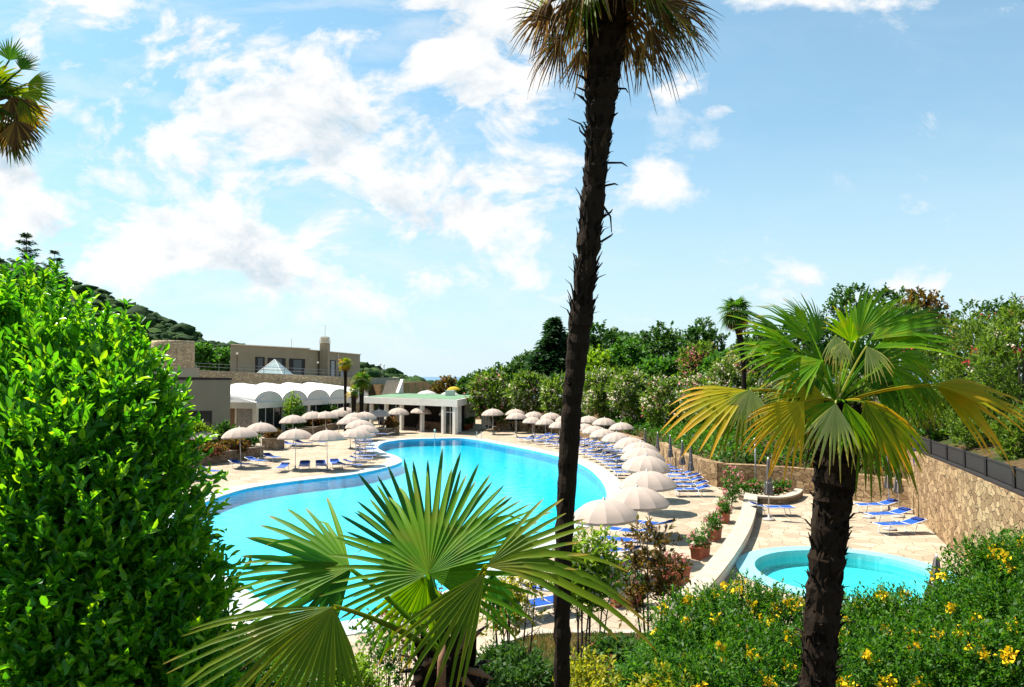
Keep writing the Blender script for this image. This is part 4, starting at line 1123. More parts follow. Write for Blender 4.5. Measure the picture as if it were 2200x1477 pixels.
# ================================================================== PLANTERS
def planter_box(px, py, rz, label, L=1.05):
    p = W(px, py); t = thing('planter_box', label, 'planter', tuple(p), 'terracotta planter boxes')
    m = MB(); q = Matrix.Rotation(rz, 3, 'Z'); w = .42; h = .48
    def P(x, y, z): return p + q @ Vector((x, y, z))
    vs = []
    for z, k in ((0, .86), (h - .06, .97), (h - .06, 1.05), (h, 1.05), (h, .92), (h - .12, .9)):
        for x, y in ((-1, -1), (1, -1), (1, 1), (-1, 1)): vs.append(P(x * L / 2 * k, y * w / 2 * k, z))
    fs = [(3, 2, 1, 0)] + [(j * 4 + k, j * 4 + (k + 1) % 4, j * 4 + 4 + (k + 1) % 4, j * 4 + 4 + k) for j in range(5) for k in range(4)] + [(20, 21, 22, 23)]
    m.add(vs, fs); m.build('box', M['terracotta'], t)
    return t, p, q
def rose_plant(t, p, q, L, mats, h=.55, n=170, name='flowering_plant', leafm='mid', lab=None):
    lum = []
    for k in np.linspace(-L * .36, L * .36, 4):
        c = p + q @ Vector((k, random.uniform(-.05, .05), .5 + random.uniform(.1, .28)))
        lum.append((c.x, c.y, c.z, .26, .26, h * random.uniform(.5, .75)))
    pl = thing(name, lab, 'plant', (p.x, p.y, p.z + .4), 'plants in terracotta boxes')
    twigs('foliage', lum, n, 7, .16, .085, .05, M[leafm], pl, six=False, cull=False, rmin=.3)
    for i, fm in enumerate(mats): flowers('blossom', lum, 22, 9, .035, .075, M[fm], pl, -.6)
    return pl
for i, (px, py, mats, lf, l) in enumerate([
        (1557, 1122, ['pinkfl'], 'mid', 'at the upper end of the curved white wall'), (1534, 1160, ['pinkfl'], 'mid', 'second down along the curved white wall'),
        (1505, 1198, ['pinkfl', 'whitefl'], 'mid', 'third down along the curved white wall'), (1446, 1256, ['pinkfl'], 'redshrub', 'behind the bronze sapling'), (1345, 1300, ['pinkfl'], 'mid', 'lowest, on the kerb left of the bronze sapling')]):
    rz = (1.15, 1.0, .95, .8, .35)[i]
    t, p, q = planter_box(px, py, rz, 'terracotta planter box ' + l, (1.0, 1.05, 1.15, 1.7, 1.1)[i])
    rose_plant(t, p, q, (1.0, 1.05, 1.15, 1.7, 1.1)[i], mats, .55, 190, 'flowering_plant', lf, 'leafy flowering plant in the terracotta box ' + l)
# climbing rose at the corner and roses in the curved bed
p = W(1572, 1092)
pl = thing('rose_bush', 'tall pink rose bush at the upper end of the curved white wall', 'plant', tuple(p))
lum = [(p.x + random.uniform(-.35, .35), p.y + random.uniform(-.3, .3), .4 + .25 * k, .42, .42, .35) for k in range(7)]
twigs('foliage', lum, 260, 7, .2, .11, .06, M['mid'], pl, six=False, cull=False, rmin=.4); flowers('blossom', lum, 34, 9, .05, .10, M['pinkfl'], pl, -.6)
MB().tube([p, p + Vector((.1, 0, 1.6))], .03, 6).build('stem', M['stem'], pl)
for k, (px, py, fm, l) in enumerate([(1606, 1055, 'pinkfl', 'pink rose bush at the left end of the curved bed'), (1645, 1058, 'whitefl', 'pale rose bush in the middle of the curved bed'), (1683, 1057, 'pinkfl', 'pink rose bush at the right end of the curved bed')]):
    p = Y(px, 1060, 46.2); p.z = .1; pl = thing('rose_bush', l, 'plant', tuple(p), 'roses in the curved bed')
    lum = [(p.x + random.uniform(-.5, .5), p.y + random.uniform(-.3, .3), .35 + random.uniform(0, .3), .4, .35, .33) for _ in range(5)]
    twigs('foliage', lum, 240, 7, .2, .12, .07, M['mid'], pl, six=False, cull=False, rmin=.3); flowers('blossom', lum, 22, 8, .05, .11, M[fm], pl, -.3)
# stone flower beds on the left
def stone_bed(pts, depth, h, label, plants):
    P = [Vector((p[0], p[1], 0)) for p in pts]
    d = (P[-1] - P[0]).normalized(); n_ = Vector((-d.y, d.x, 0)); n_ = n_ if n_.y > 0 else -n_
    c = (P[0] + P[-1]) / 2; t = thing('stone_bed', label, 'flower bed', (c.x, c.y, 0))
    poly = [P[0], P[-1], P[-1] + n_ * depth, P[0] + n_ * depth]
    MB().prism([p[:2] for p in poly], -.1, h).build('wall', M['planterstone'], t)
    cen = sum(poly, Vector()) / 4; ou = [p + (p - cen).normalized() * .09 for p in poly]; inn = [p - (p - cen).normalized() * .32 for p in poly]
    m = MB(); vs = [(p.x, p.y, z) for z in (h + .003, h + .09) for p in ou] + [(p.x, p.y, z) for z in (h + .003, h + .09) for p in inn]
    fs = []
    for k in range(4):
        j = (k + 1) % 4; fs += [(k, j, 4 + j, 4 + k), (4 + k, 4 + j, 12 + j, 12 + k), (8 + j, 8 + k, 12 + k, 12 + j)]
    m.add(vs, fs); m.build('coping', M['cap'], t)
    MB().prism([p[:2] for p in inn], h + .002, h + .05).build('soil', M['ground'], t)
    return poly, n_, d
b1 = [W(418, 1004), W(566, 981)]
poly, n_, d = stone_bed(b1, 3.4, .85, 'long low stone flower bed behind the left loungers', None)
def row_plants(base, d, n_, L, items, z):
    for f, dep, sz, lf, fm, l in items:
        p = base + d * (L * f) + n_ * dep; pl = thing('bed_plant', l, 'plant', (p.x, p.y, z))
        lum = [(p.x + random.uniform(-1, 1) * sz[0] * .5, p.y + random.uniform(-.4, .4), z + random.uniform(.35, .75) * sz[1], sz[0] * .55, .6, sz[1] * .5) for _ in range(6)]
        twigs('foliage', lum, int(330 * sz[0]), 6, .3, .26, .13, M[lf], pl, six=False, cull=False, rmin=.4)
        if fm: flowers('blossom', lum, int(40 * sz[0]), 6, .1, .16, M[fm], pl, -.3)
L = (b1[1] - b1[0]).length
row_plants(b1[0], d, n_, L, [(.22, 1.2, (2.2, .55), 'redshrub', 'orangefl', 'rust coloured flowers at the left of the long stone bed'), (.58, 1.2, (2.0, .6), 'redshrub', 'orangefl', 'rust and pink flowers in the middle of the long stone bed'),
                             (.42, 2.6, (1.6, 2.3), 'lime', None, 'tall yellow green shrub behind the long stone bed'), (.70, 2.4, (1.2, 1.9), 'broad', None, 'dark upright shrub behind the second left parasol'),
                             (.92, 1.6, (1.1, 1.3), 'mid', None, 'round green shrub at the right end of the long stone bed')], .85)
b2 = [W(562, 968), W(598, 968)]
poly, n_, d = stone_bed(b2, 2.0, 1.1, 'square stone planter between the left parasols', None)
row_plants(b2[0], d, n_, (b2[1] - b2[0]).length, [(.6, .9, (.8, .7), 'redshrub', 'orangefl', 'rust coloured flowers in the square stone planter')], 1.1)
b3 = [W(662, 936), W(735, 920)]
poly, n_, d = stone_bed(b3, 2.6, .8, 'long stone flower bed in front of the arched bays', None)
row_plants(b3[0], d, n_, (b3[1] - b3[0]).length, [(.35, 1.0, (2.6, .9), 'redshrub', 'orangefl', 'pink and rust flowers in the bed before the arches'), (.02, 1.6, (1.2, 2.4), 'broad', None, 'dark shrub left of the flowers before the arches'),
                                                  (.15, 2.4, (1.4, 3.4), 'lime', None, 'light green palm like shrub before the second arch'), (.85, 1.4, (2.2, 2.2), 'broad', None, 'dark shrub around the feet of the two small palms')], .8)
b4 = [W(826, 937), W(858, 934)]
poly, n_, d = stone_bed(b4, 1.6, .8, 'low stone planter at the far left pool curve', None)
row_plants(b4[0], d, n_, (b4[1] - b4[0]).length, [(.7, .8, (.9, 1.0), 'redshrub', 'orangefl', 'small rust coloured plant in the planter at the far left pool curve')], .8)
for px, py, l in [(1003, 925, 'terracotta pot with a small plant at the right corner of the bar'), (1011, 921, 'smaller terracotta pot behind the bar corner')]:
    p = W(px, py); t = thing('plant_pot', l, 'pot', tuple(p)); MB().lathe([(0, 0), (.28, 0), (.4, .62), (.44, .62), (.44, .7), (.36, .7), (.34, .6), (0, .6)], 18, tuple(p)).build('pot', M['terracotta'], t, True)
    lum = [(p.x, p.y, 1.0, .4, .4, .4), (p.x + .2, p.y, 1.15, .3, .3, .3)]
    pl = thing('potted_plant', l.replace('terracotta pot with a small', 'leafy').replace('smaller terracotta pot', 'leafy plant in the smaller pot'), 'plant', (p.x, p.y, .6)); twigs('foliage', lum, 120, 6, .2, .2, .1, M['broad'], pl, six=False, cull=False, rmin=.3)

# ================================================================== DISTANT HILL
prof = [(-400, 430), (-150, 520), (0, 575), (100, 600), (150, 615), (210, 640), (300, 675), (330, 690), (400, 722), (440, 742), (490, 752), (560, 775), (640, 783), (700, 785), (775, 791), (800, 800), (830, 806), (880, 822), (915, 833), (960, 846)]
PX = np.array([p[0] for p in prof], float); PY = np.array([p[1] for p in prof], float)
uu = np.linspace(-400, 960, 260); ridge_y = np.interp(uu, PX, PY)
Yr = np.interp(uu, [-400, 500, 560, 960], [760, 1000, 1500, 2300]); tt = np.concatenate([np.linspace(0, 1, 70), np.linspace(1.05, 1.6, 8)])
HX = []; HY = []; HZ = []
for t_ in tt:
    yy = 230 + (Yr - 230) * t_
    zr = 7.2 + (808 - ridge_y) / F * Yr
    zz = -12 + (zr + 12) * np.where(t_ <= 1, np.clip(t_, 0, 1) ** 1.25, np.clip(1 - (t_ - 1) * 1.3, 0, 1))
    HX.append((uu - 1100) / F * yy); HY.append(yy); HZ.append(zz)
HX, HY, HZ = map(np.array, (HX, HY, HZ))
rj = np.random.default_rng(5)
HZ += (rj.normal(size=HZ.shape)) * np.where(HY > 600, 1.6, .8)
n0, n1 = HX.shape; I = np.arange(n0 * n1).reshape(n0, n1)
q = np.stack([I[:-1, :-1].ravel(), I[:-1, 1:].ravel(), I[1:, 1:].ravel(), I[1:, :-1].ravel()], 1)
o = np_mesh('hill', np.stack([HX.ravel(), HY.ravel(), HZ.ravel()], 1), q, M['hill']); o['kind'] = 'structure'
# tree crowns of the hill wood
bm_ = bmesh.new(); bmesh.ops.create_icosphere(bm_, subdivisions=2, radius=1); ico = np.array([v.co[:] for v in bm_.verts]); icf = np.array([[v.index for v in f.verts] for f in bm_.faces]); bm_.free()
NC = 7500; ii = rj.integers(6, 70, NC); ii = (70 * rj.uniform(.03, 1, NC) ** .8).astype(int).clip(2, 69); jj = rj.integers(30, n1, NC)
C = np.stack([HX[ii, jj], HY[ii, jj], HZ[ii, jj]], 1) + rj.normal(size=(NC, 3)) * [3, 3, .5]
rad = (1.5 + .0024 * C[:, 1]) * np.exp(rj.normal(size=NC) * .42 + .12)
V = ico[None] * (1 + .30 * rj.normal(size=(NC, len(ico), 1))) * rad[:, None, None] * [1.15, 1.15, .62] + C[:, None] + np.array([0, 0, 1]) * rad[:, None, None] * .45
Fq = (icf[None] + (np.arange(NC) * len(ico))[:, None, None]).reshape(-1, 3)
o = np_mesh('hill_wood', V.reshape(-1, 3), Fq, M['hillwood']); props(o, 'dense green wood covering the far hillside on the left', 'woodland', None, 'stuff')

# ================================================================== TREES AND HEDGES BEHIND THE RIGHT BANK
def crown_at(px, top, yy, hw, low=None, base=None):
    """centre / radii of a crown from surveyed edges"""
    zt = Y(px, top, yy).z; c = Y(px, top, yy); zb = base if base is not None else hz(c.x, c.y); zb = max(zb, -5)
    r = hw * yy / F; zl = Y(px, low, yy).z if low else zb + .25 * (zt - zb)
    return c.x, c.y, zb, zt, zl, r
def tree(px, top, yy, hw, lf, label, low=None, n=900, leaf=.5, seed=None, group=None, k=10):
    x, y, zb, zt, zl, r = crown_at(px, top, yy, hw, low)
    t = thing('tree', label, 'tree', (x, y, zb), group)
    h = (zt - zl) / 2
    lum = crown_lumps((x, y, zl + h), (r, r, h), k, seed=seed)
    limbs((x, y, zb), lum, max(.1, r * .07), M['bark'], t)
    twigs('crown', lum, n, 7, leaf * 1.5, leaf, leaf * .6, M[lf], t, six=False, rmin=.55, rmax=1.12, spread=.9)
    return t
def conifer(px, top, yy, hw, label, low=None, lf='conifer', tiers=15, dense=16, seed=4, droop=.25, leaf=None, base=None):
    x, y, zb, zt, zl, r = crown_at(px, top, yy, hw, low, base)
    t = thing('conifer', label, 'tree', (x, y, zb)); lg = np.random.default_rng(seed)
    MB().tube([(x, y, zb - .3), (x, y, (zb + zt) / 2), (x, y, zt)], [r * .08, r * .05, r * .012], 8).build('trunk', M['bark'], t, True)
    C = []; D = []; Nn = []; br_ = MB(); H = zt - zl
    for i in range(tiers):
        f = i / (tiers - 1); z = zl + H * f * .97; rl = r * (1 - f) ** .85 * lg.uniform(.85, 1.1) + r * .03
        for k in range(max(5, int(dense * (1 - f * .6)))):
            q = lg.uniform(0, 6.283); L = rl * lg.uniform(.7, 1.12); o = Vector((math.cos(q), math.sin(q), 0))
            tipz = z - droop * L + .12 * L; p0 = Vector((x, y, z)); p1 = p0 + o * L; p1.z = tipz
            br_.tube([p0, p1], [r * .012, r * .004], 4, False)
            ns = max(5, int(18 * L / r))
            for s in range(ns):
                u = (s + lg.uniform()) / ns; c = p0.lerp(p1, u)
                for e in range(4):
                    C.append(c + Vector(lg.normal(size=3)) * .03 * r); side = Vector((-o.y, o.x, 0)) * lg.choice([-1, 1])
                    D.append(o * .8 + side * lg.uniform(.3, 1) + Vector((0, 0, lg.uniform(-.35, .25)))); Nn.append((lg.normal() * .5, lg.normal() * .5, 1))
    br_.build('branches', M['bark'], t)
    lf_ = leaf or r * .16
    leaves('needles', np.array([c[:] for c in C]), np.array([d[:] for d in D]), lf_ * rng.uniform(.6, 1.3, len(C)), lf_ * .3, M[lf], t, np.array(Nn), False)
    return t
G_T = 'trees beyond the flowering hedge'
conifer(1190, 684, 118, 80, 'dark pointed conifer rising left of the tall palm trunk', 830, tiers=22, dense=26, leaf=1.0)
for i, a in enumerate([(1075, 795, 124, 42, 'broad', 'low dark tree at the left end of the hedge'), (1120, 765, 122, 48, 'broad', 'dark bushy tree just left of the conifer'),
          (1232, 712, 121, 46, 'broad', 'dark tree half behind the tall palm trunk'), (1305, 697, 122, 55, 'broad', 'broad dark tree just right of the tall palm trunk'),
          (1286, 752, 100, 40, 'lime', 'bright yellow green tree beside the tall palm trunk'), (1347, 735, 99, 42, 'mid', 'fresh green tree right of the yellow green one'),
          (1368, 722, 112, 46, 'broad', 'dark tree behind the fresh green one'), (1428, 708, 106, 58, 'broad', 'dark tree with flat top in the middle of the skyline'),
          (1418, 770, 92, 44, 'mid', 'mid green tree below the flat topped one'), (1508, 696, 96, 46, 'broad', 'rounded dark tree left of the slim palm behind the hedge'),
          (1560, 762, 84, 46, 'mid', 'green tree below the slim palm behind the hedge'), (1650, 712, 78, 62, 'broad', 'dark tree behind the left fronds of the right palm'),
          (1735, 680, 74, 58, 'broad', 'dark tree behind the top of the right palm'), (1815, 612, 62, 48, 'broad', 'tall thin crowned tree above the right palm'),
          (1905, 625, 56, 55, 'broad', 'dark tree right of the right palm top'), (1985, 618, 52, 50, 'redshrub', 'brownish tree top behind the right oleanders'),
          (2080, 655, 47, 70, 'broad', 'dark tree between the right oleanders'), (2165, 628, 46, 62, 'broad', 'tall grey green tree at the right picture edge'),
          (1003, 822, 134, 26, 'broad', 'small dark tree between the bar roof and the hedge'), (962, 826, 140, 28, 'redshrub', 'small brownish tree behind the bar roof'), (1036, 812, 130, 26, 'broad', 'small tree at the hedge corner behind the bar')]):
    px, top, yy, hw, lf, l = a
    thin = px == 1815
    tree(px, top, yy, hw, lf, l, n=420 if thin else (700 if yy > 125 else 1000), leaf=.0052 * yy if not thin else .3, seed=20 + i, group=G_T, low=None if not thin else 720)
for i, (px, top, yy, hw, lf, l) in enumerate([(430, 748, 205, 22, 'mid', 'green tree between the round tower and the hotel, left'), (462, 752, 215, 22, 'broad', 'darker green tree between the round tower and the hotel, middle'),
                                             (487, 757, 205, 18, 'mid', 'green tree at the left end of the hotel')]):
    tree(px, top, yy, hw, lf, l, n=420, leaf=1.0, seed=60 + i, group='trees behind the terrace')
def oleander(px, top, low, yy, hw, fl, label, nf=62, n=900, leaf=None, group='oleander bushes of the hedge', up=-.35):
    x, y, zb, zt, zl, r = crown_at(px, top, yy, hw, low)
    zl = max(zl, zb - 1.2); zl = min(zl, zt - 1.5)
    t = thing('oleander', label, 'shrub', (x, y, zl), group); h = (zt - zl) / 2
    lum = crown_lumps((x, y, zl + h), (r, r * .8, h), 11, (.36, .5))
    lf = leaf or .0050 * yy
    m = MB()
    for q in lum[1:]: m.tube([(x, y, zl - .3), ((x + q[0]) / 2, (y + q[1]) / 2, (zl + q[2]) / 2 + .2), q[:3]], [.06, .045, .02], 5)
    m.build('stems', M['stem'], t)
    twigs('foliage', lum, n, 8, lf * 2.0, lf * 1.25, lf * .38, M['oleander'], t, upb=.9, six=False, rmin=.6, rmax=1.06, spread=.7)
    for f, k in fl: flowers('blossom', lum, int(nf * k), 10, .0030 * yy, .0034 * yy, M[f], t, up)
    return t
for a in [(1062, 806, 915, 103, 44, [('pinkfl', .8), ('whitefl', .6)], 'pink and white oleander at the left end of the hedge by the bar'),
          (1135, 812, 915, 100, 46, [('whitefl', 1), ('pinkfl', .35)], 'white oleander second from the left end of the hedge'),
          (1203, 813, 918, 96, 46, [('whitefl', 1.2)], 'white oleander behind the tall palm trunk'),
          (1295, 800, 915, 89, 54, [('whitefl', 1.7)], 'white oleander just right of the tall palm trunk'),
          (1368, 805, 922, 82, 54, [('whitefl', 2.0)], 'oleander thick with white flowers above the right parasols'),
          (1440, 800, 935, 75, 56, [('whitefl', 1.2), ('pinkfl', .3)], 'white oleander above the end of the parasol row'),
          (1508, 792, 945, 69, 56, [('whitefl', 1.0), ('pinkfl', .7)], 'pink and white oleander left of the yellow frond'),
          (1572, 778, 960, 63, 60, [('whitefl', 1.0), ('pinkfl', .5)], 'pale oleander behind the left yellow frond'),
          (1660, 800, 985, 57, 66, [('whitefl', 1.4)], 'white oleander behind the lower left fronds of the right palm'),
          (1500, 748, 840, 88, 44, [('pinkfl', 1.4), ('orangefl', .8)], 'pinkish brown shrub top in the second rank of the hedge'),
          (1600, 755, 880, 76, 55, [('pinkfl', .6), ('whitefl', .7)], 'pale pink shrub in the second rank behind the slim palm trunk'),
          (1755, 800, 1000, 53, 70, [('whitefl', .7)], 'oleander behind the crown of the right palm, left side'), (1800, 745, 900, 62, 70, [('whitefl', .3)], 'tall green oleander seen through the crown of the right palm'), (1850, 790, 1000, 50, 70, [('whitefl', .5)], 'oleander behind the crown of the right palm, right side')]:
    oleander(*a)
for a in [(1965, 650, 945, 47, 92, [('whitefl', .25), ('redfl', .1)], 'dark tall oleander right of the palm crown'), (2080, 655, 975, 40, 105, [('redfl', .35), ('whitefl', .15)], 'tall oleander with red flowers above the dark fence'),
          (2185, 642, 1000, 34, 95, [('redfl', .3), ('whitefl', .2)], 'tall oleander with red flowers at the right picture edge')]:
    oleander(*a, n=2300, leaf=.18, nf=40)
for a in [(2010, 850, 960, 41, 75, [], 'low dark shrub behind the left part of the dark fence'), (2110, 870, 990, 35, 75, [], 'low dark shrub behind the middle of the dark fence'), (2195, 880, 1020, 30, 60, [], 'low dark shrub behind the right part of the dark fence')]:
    oleander(*a, n=1100, leaf=.15)
# ivy slope behind the low walls
rp = np.random.default_rng(12); pts = []
gx = rp.uniform(11, 34, 60000); gy = rp.uniform(40, 96, 60000)
dd = sdf(gx, gy); zz = hgt(gx, gy); ok = (dd > .75) & (dd < 9) & (gx > 5); gx, gy, zz, dd = gx[ok], gy[ok], zz[ok], dd[ok]
zz = np.maximum(zz, 1.3)
n = min(len(gx), 15000); C = np.stack([gx, gy, zz + rp.uniform(0, .5, len(gx))], 1)[:n]
leaves('bank_ground_cover', C, rp.normal(size=(n, 3)) + [0, -.5, .5], rp.uniform(.2, .42, n), rp.uniform(.12, .26, n), M['ivy'], None, None, False)
props(bpy.data.objects['bank_ground_cover'], 'green creeping plants covering the bank above the low stone wall', 'ground cover', None, 'stuff')

# ================================================================== SMALLER PALMS
p = Y(742, 880, 97); tp_ = Y(742, 782, 97)
auto_palm('fan_palm', 'tall slim palm in front of the hotel terrace wall', (p.x, p.y, 0), tp_, .16, 1.15, 18, 0, 14, 31, ('fanyellow', 'fanolive', 'fanolive'), 5, 30)
p = Y(777, 880, 95); tp_ = Y(777, 818, 95)
auto_palm('fan_palm', 'stout dark green palm at the left corner of the bar', (p.x, p.y, 0), tp_, .24, 1.6, 22, 0, 14, 33, ('fandark', 'fandark', 'fanolive'), 5, 40)
p = Y(760, 880, 93); tp_ = Y(760, 842, 93)
auto_palm('fan_palm', 'short light palm between the two small palms', (p.x, p.y, 0), tp_, .22, 1.1, 14, 0, 12, 35, ('fanyellow', 'fanolive', 'mid'), 3, 30)
p = Y(1603, 850, 58); tp_ = Y(1582, 672, 58)
auto_palm('fan_palm', 'slim dark palm standing behind the hedge left of the right palm', (p.x, p.y, hz(p.x, p.y)), tp_, .22, 1.55, 24, 0, 18, 37, ('fandark', 'fandark', 'fandark'), 22, 70,
          path=[(p.x, p.y, hz(p.x, p.y) - .3), (p.x - .2, p.y, (p.z + tp_.z) / 2 - .5), tp_], rad=[.19, .17, .34])

# ================================================================== TALL PALM
D0 = 7.0
tpath = [(1209, 1560), (1208, 1477), (1207, 1300), (1212, 1150), (1220, 1000), (1230, 850), (1246, 700), (1262, 550), (1276, 400), (1289, 250), (1297, 130), (1300, 40), (1303, -60)]
trad = [18, 17, 17.5, 19, 20, 21, 24, 24, 24, 29, 40, 46, 44]
TP = [Y(x, y, D0) for x, y in tpath]
gz0 = hz(TP[0].x, TP[0].y); TP = [Vector((TP[0].x, TP[0].y, min(gz0, TP[0].z) - .3))] + TP
t = thing('fan_palm', 'tall palm with bare dark trunk crossing the picture and brown dead fronds at its top', 'palm tree', (TP[1].x, TP[1].y, gz0))
palm_trunk(TP[:8], [r * D0 / F for r in [22] + trad[:7]], t, 70, .07, 14, 8, .10, 3)
palm_trunk(TP[7:], [r * D0 / F for r in trad[6:]], t, 420, .13, 14, 8, .14, 5, hook=.6, bw=.75)
lg = np.random.default_rng(8)
for px, py, dx, dy in [(1318, 350, 30, 8), (1310, 400, 18, -2), (1308, 440, 6, 60), (1305, 520, 12, -18), (1247, 520, -3, -50), (1242, 610, -6, -45), (1254, 200, -14, -12), (1336, 190, 14, 10), (1306, 470, 10, -20), (1250, 300, -6, -28)]:
    a = Y(px, py, D0); b = Y(px + dx * .6, py + dy * .5 - 4, D0 - .03); c = Y(px + dx, py + dy, D0 - .02)
    m = MB(); m.tube([a - Vector((.06 * np.sign(dx), 0, 0)), b, c], [.012, .009, .004], 5); m.build('old_stalk', M['palmbark'], t)
CT = Y(1302, -58, D0)
for i in range(26):
    q = i * 2.39996; el = R(lg.uniform(-40, 15)); o = Vector((math.cos(q) * math.cos(el), math.sin(q) * math.cos(el), math.sin(el)))
    hub = CT + o * lg.uniform(.34, .5) + Vector((0, 0, -.02))
    ax = Vector((o.x * .75, o.y * .75, lg.uniform(-.95, -.45))).normalized()
    frond(t, M['fandry'] if lg.uniform() < .62 else M['fanolive' if lg.uniform() < .6 else 'fandark'], hub, ax, Vector((o.x, o.y, .6)), lg.uniform(.34, .66), lg.uniform(80, 150), 18, droop=.28, kinks=.5, jag=.35, cup=-.12, pet=CT - Vector((0, 0, .1)), petr=.012, wmax=.011, seed=int(lg.integers(1e9)), name='dead_frond')
for (hx, hy, tx, ty, rr) in [(1195, 60, 1125, 5, .45), (1215, 90, 1150, 110, .36), (1400, 40, 1540, 85, .52), (1400, 70, 1480, 190, .5), (1370, 110, 1400, 195, .36), (1250, 120, 1245, 200, .35), (1425, 20, 1530, 50, .55), (1420, 50, 1545, 100, .55), (1440, 10, 1550, 70, .6), (1390, 80, 1450, 200, .5), (1180, 40, 1120, 90, .42), (1205, 100, 1160, 190, .4), (1180, 20, 1135, 130, .45), (1345, 100, 1350, 190, .3)]:
    hub = Y(hx, hy, D0 - lg.uniform(-.25, .3)); ax = Y(tx, ty, D0) - Y(hx, hy, D0)
    frond(t, M['fandry'], hub + Vector((0, 0, .06)), ax, Vector((lg.uniform(-.3, .3), -1, .4)), rr * .92, 85, 15, droop=.16, kinks=.4, jag=.35, cup=-.1, pet=CT - Vector((0, 0, .15)), petr=.012, wmax=.009, seed=int(lg.integers(1e9)), name='dead_frond')
for i in range(16):
    q = i * 2.39996; el = R(lg.uniform(38, 80)); o = Vector((math.cos(q) * math.cos(el), math.sin(q) * math.cos(el), math.sin(el)))
    frond(t, M['fandark'], CT + o * .75, (o + Vector((0, 0, -.3))), Vector((-o.x, -o.y, 1)), .6, 230, 26, droop=.2, pet=CT, petr=.012, seed=int(lg.integers(1e9)))

# palm whose crown enters at the left edge
D1 = 9.0
C1 = Y(-38, 235, D1); b1_ = Y(-75, 1200, D1)
t = thing('fan_palm', 'palm at the left picture edge showing only part of its green and brown crown', 'palm tree', (b1_.x, D1, hz(b1_.x, D1)))
palm_trunk([Vector((b1_.x, D1, hz(b1_.x, D1) - .3)), (C1 + b1_) / 2, C1], [.11, .10, .18], t, 120, .11, 12, 10, .12, 9)
for i in range(26):
    q = i * 2.39996; el = R(80 - 120 * i / 25); o = Vector((math.cos(q) * math.cos(el), math.sin(q) * math.cos(el), math.sin(el)))
    frond(t, M[['fandark', 'fandark', 'fanolive'][i % 3]], C1 + o * .34, o + Vector((0, 0, -.3)), Vector((-o.x, -o.y, 1.2)), .40, 200, 20, droop=.2, pet=C1, petr=.012, seed=int(lg.integers(1e9)))
for (hx, hy, tx, ty, rr, mt) in [(20, 130, 30, 80, .32, 'fandark'), (45, 150, 75, 100, .28, 'fandark'), (60, 180, 125, 185, .34, 'fanolive'), (50, 200, 105, 240, .36, 'fanolive'), (55, 230, 100, 280, .34, 'fanyellow'),
                             (40, 250, 70, 320, .4, 'fandry'), (35, 260, 50, 360, .42, 'fandry'), (15, 270, 20, 350, .4, 'fandry'), (25, 210, 60, 310, .42, 'fandry')]:
    hub = Y(hx, hy, D1 - lg.uniform(-.2, .3)); ax = Y(tx, ty, D1) - Y(hx, hy, D1)
    frond(t, M[mt], hub, ax, Vector((lg.uniform(-.3, .3), -1, .3)), rr, 130, 18, droop=.12, pet=C1, petr=.012, wmax=.016, seed=int(lg.integers(1e9)))

# ================================================================== RIGHT PALM
D2 = 5.2
path = [(1752, 1540), (1757, 1477), (1765, 1350), (1776, 1200), (1788, 1090), (1797, 1000), (1800, 930), (1800, 870)]
rp_ = [36, 34, 33, 35, 38, 43, 47, 38]
TP = [Y(x, y, D2) for x, y in path]; gz0 = hz(TP[0].x, D2)
TP = [Vector((TP[0].x, D2, min(gz0, TP[0].z) - .4))] + TP
t = thing('fan_palm', 'shaggy trunked fan palm at right with green and yellowing fronds', 'palm tree', (TP[1].x, D2, gz0))
palm_trunk(TP, [r * D2 / F for r in [40] + rp_], t, 760, .075, 16, 7, .12, 13, hook=1.1, bw=.62)
C2 = Y(1798, 862, D2)
def pf(hx, hy, tx, ty, Rpx, span, mat, dz=0., face=(0, -1, .35), droop=.15, nseg=30, tip_d=0., seed=0, pet=None, DD=D2, curl=.15, cup=0., split=.5, par=None, petr=.009, wm=None):
    hub = Y(hx, hy, DD + dz); tip = Y(tx, ty, DD + dz + tip_d)
    frond(par, M[mat], hub, tip - hub, Vector(face), Rpx * DD / F, span, nseg, droop=droop, cup=cup, pet=pet, petr=petr, seed=seed, curl=curl, split=split, wmax=wm)
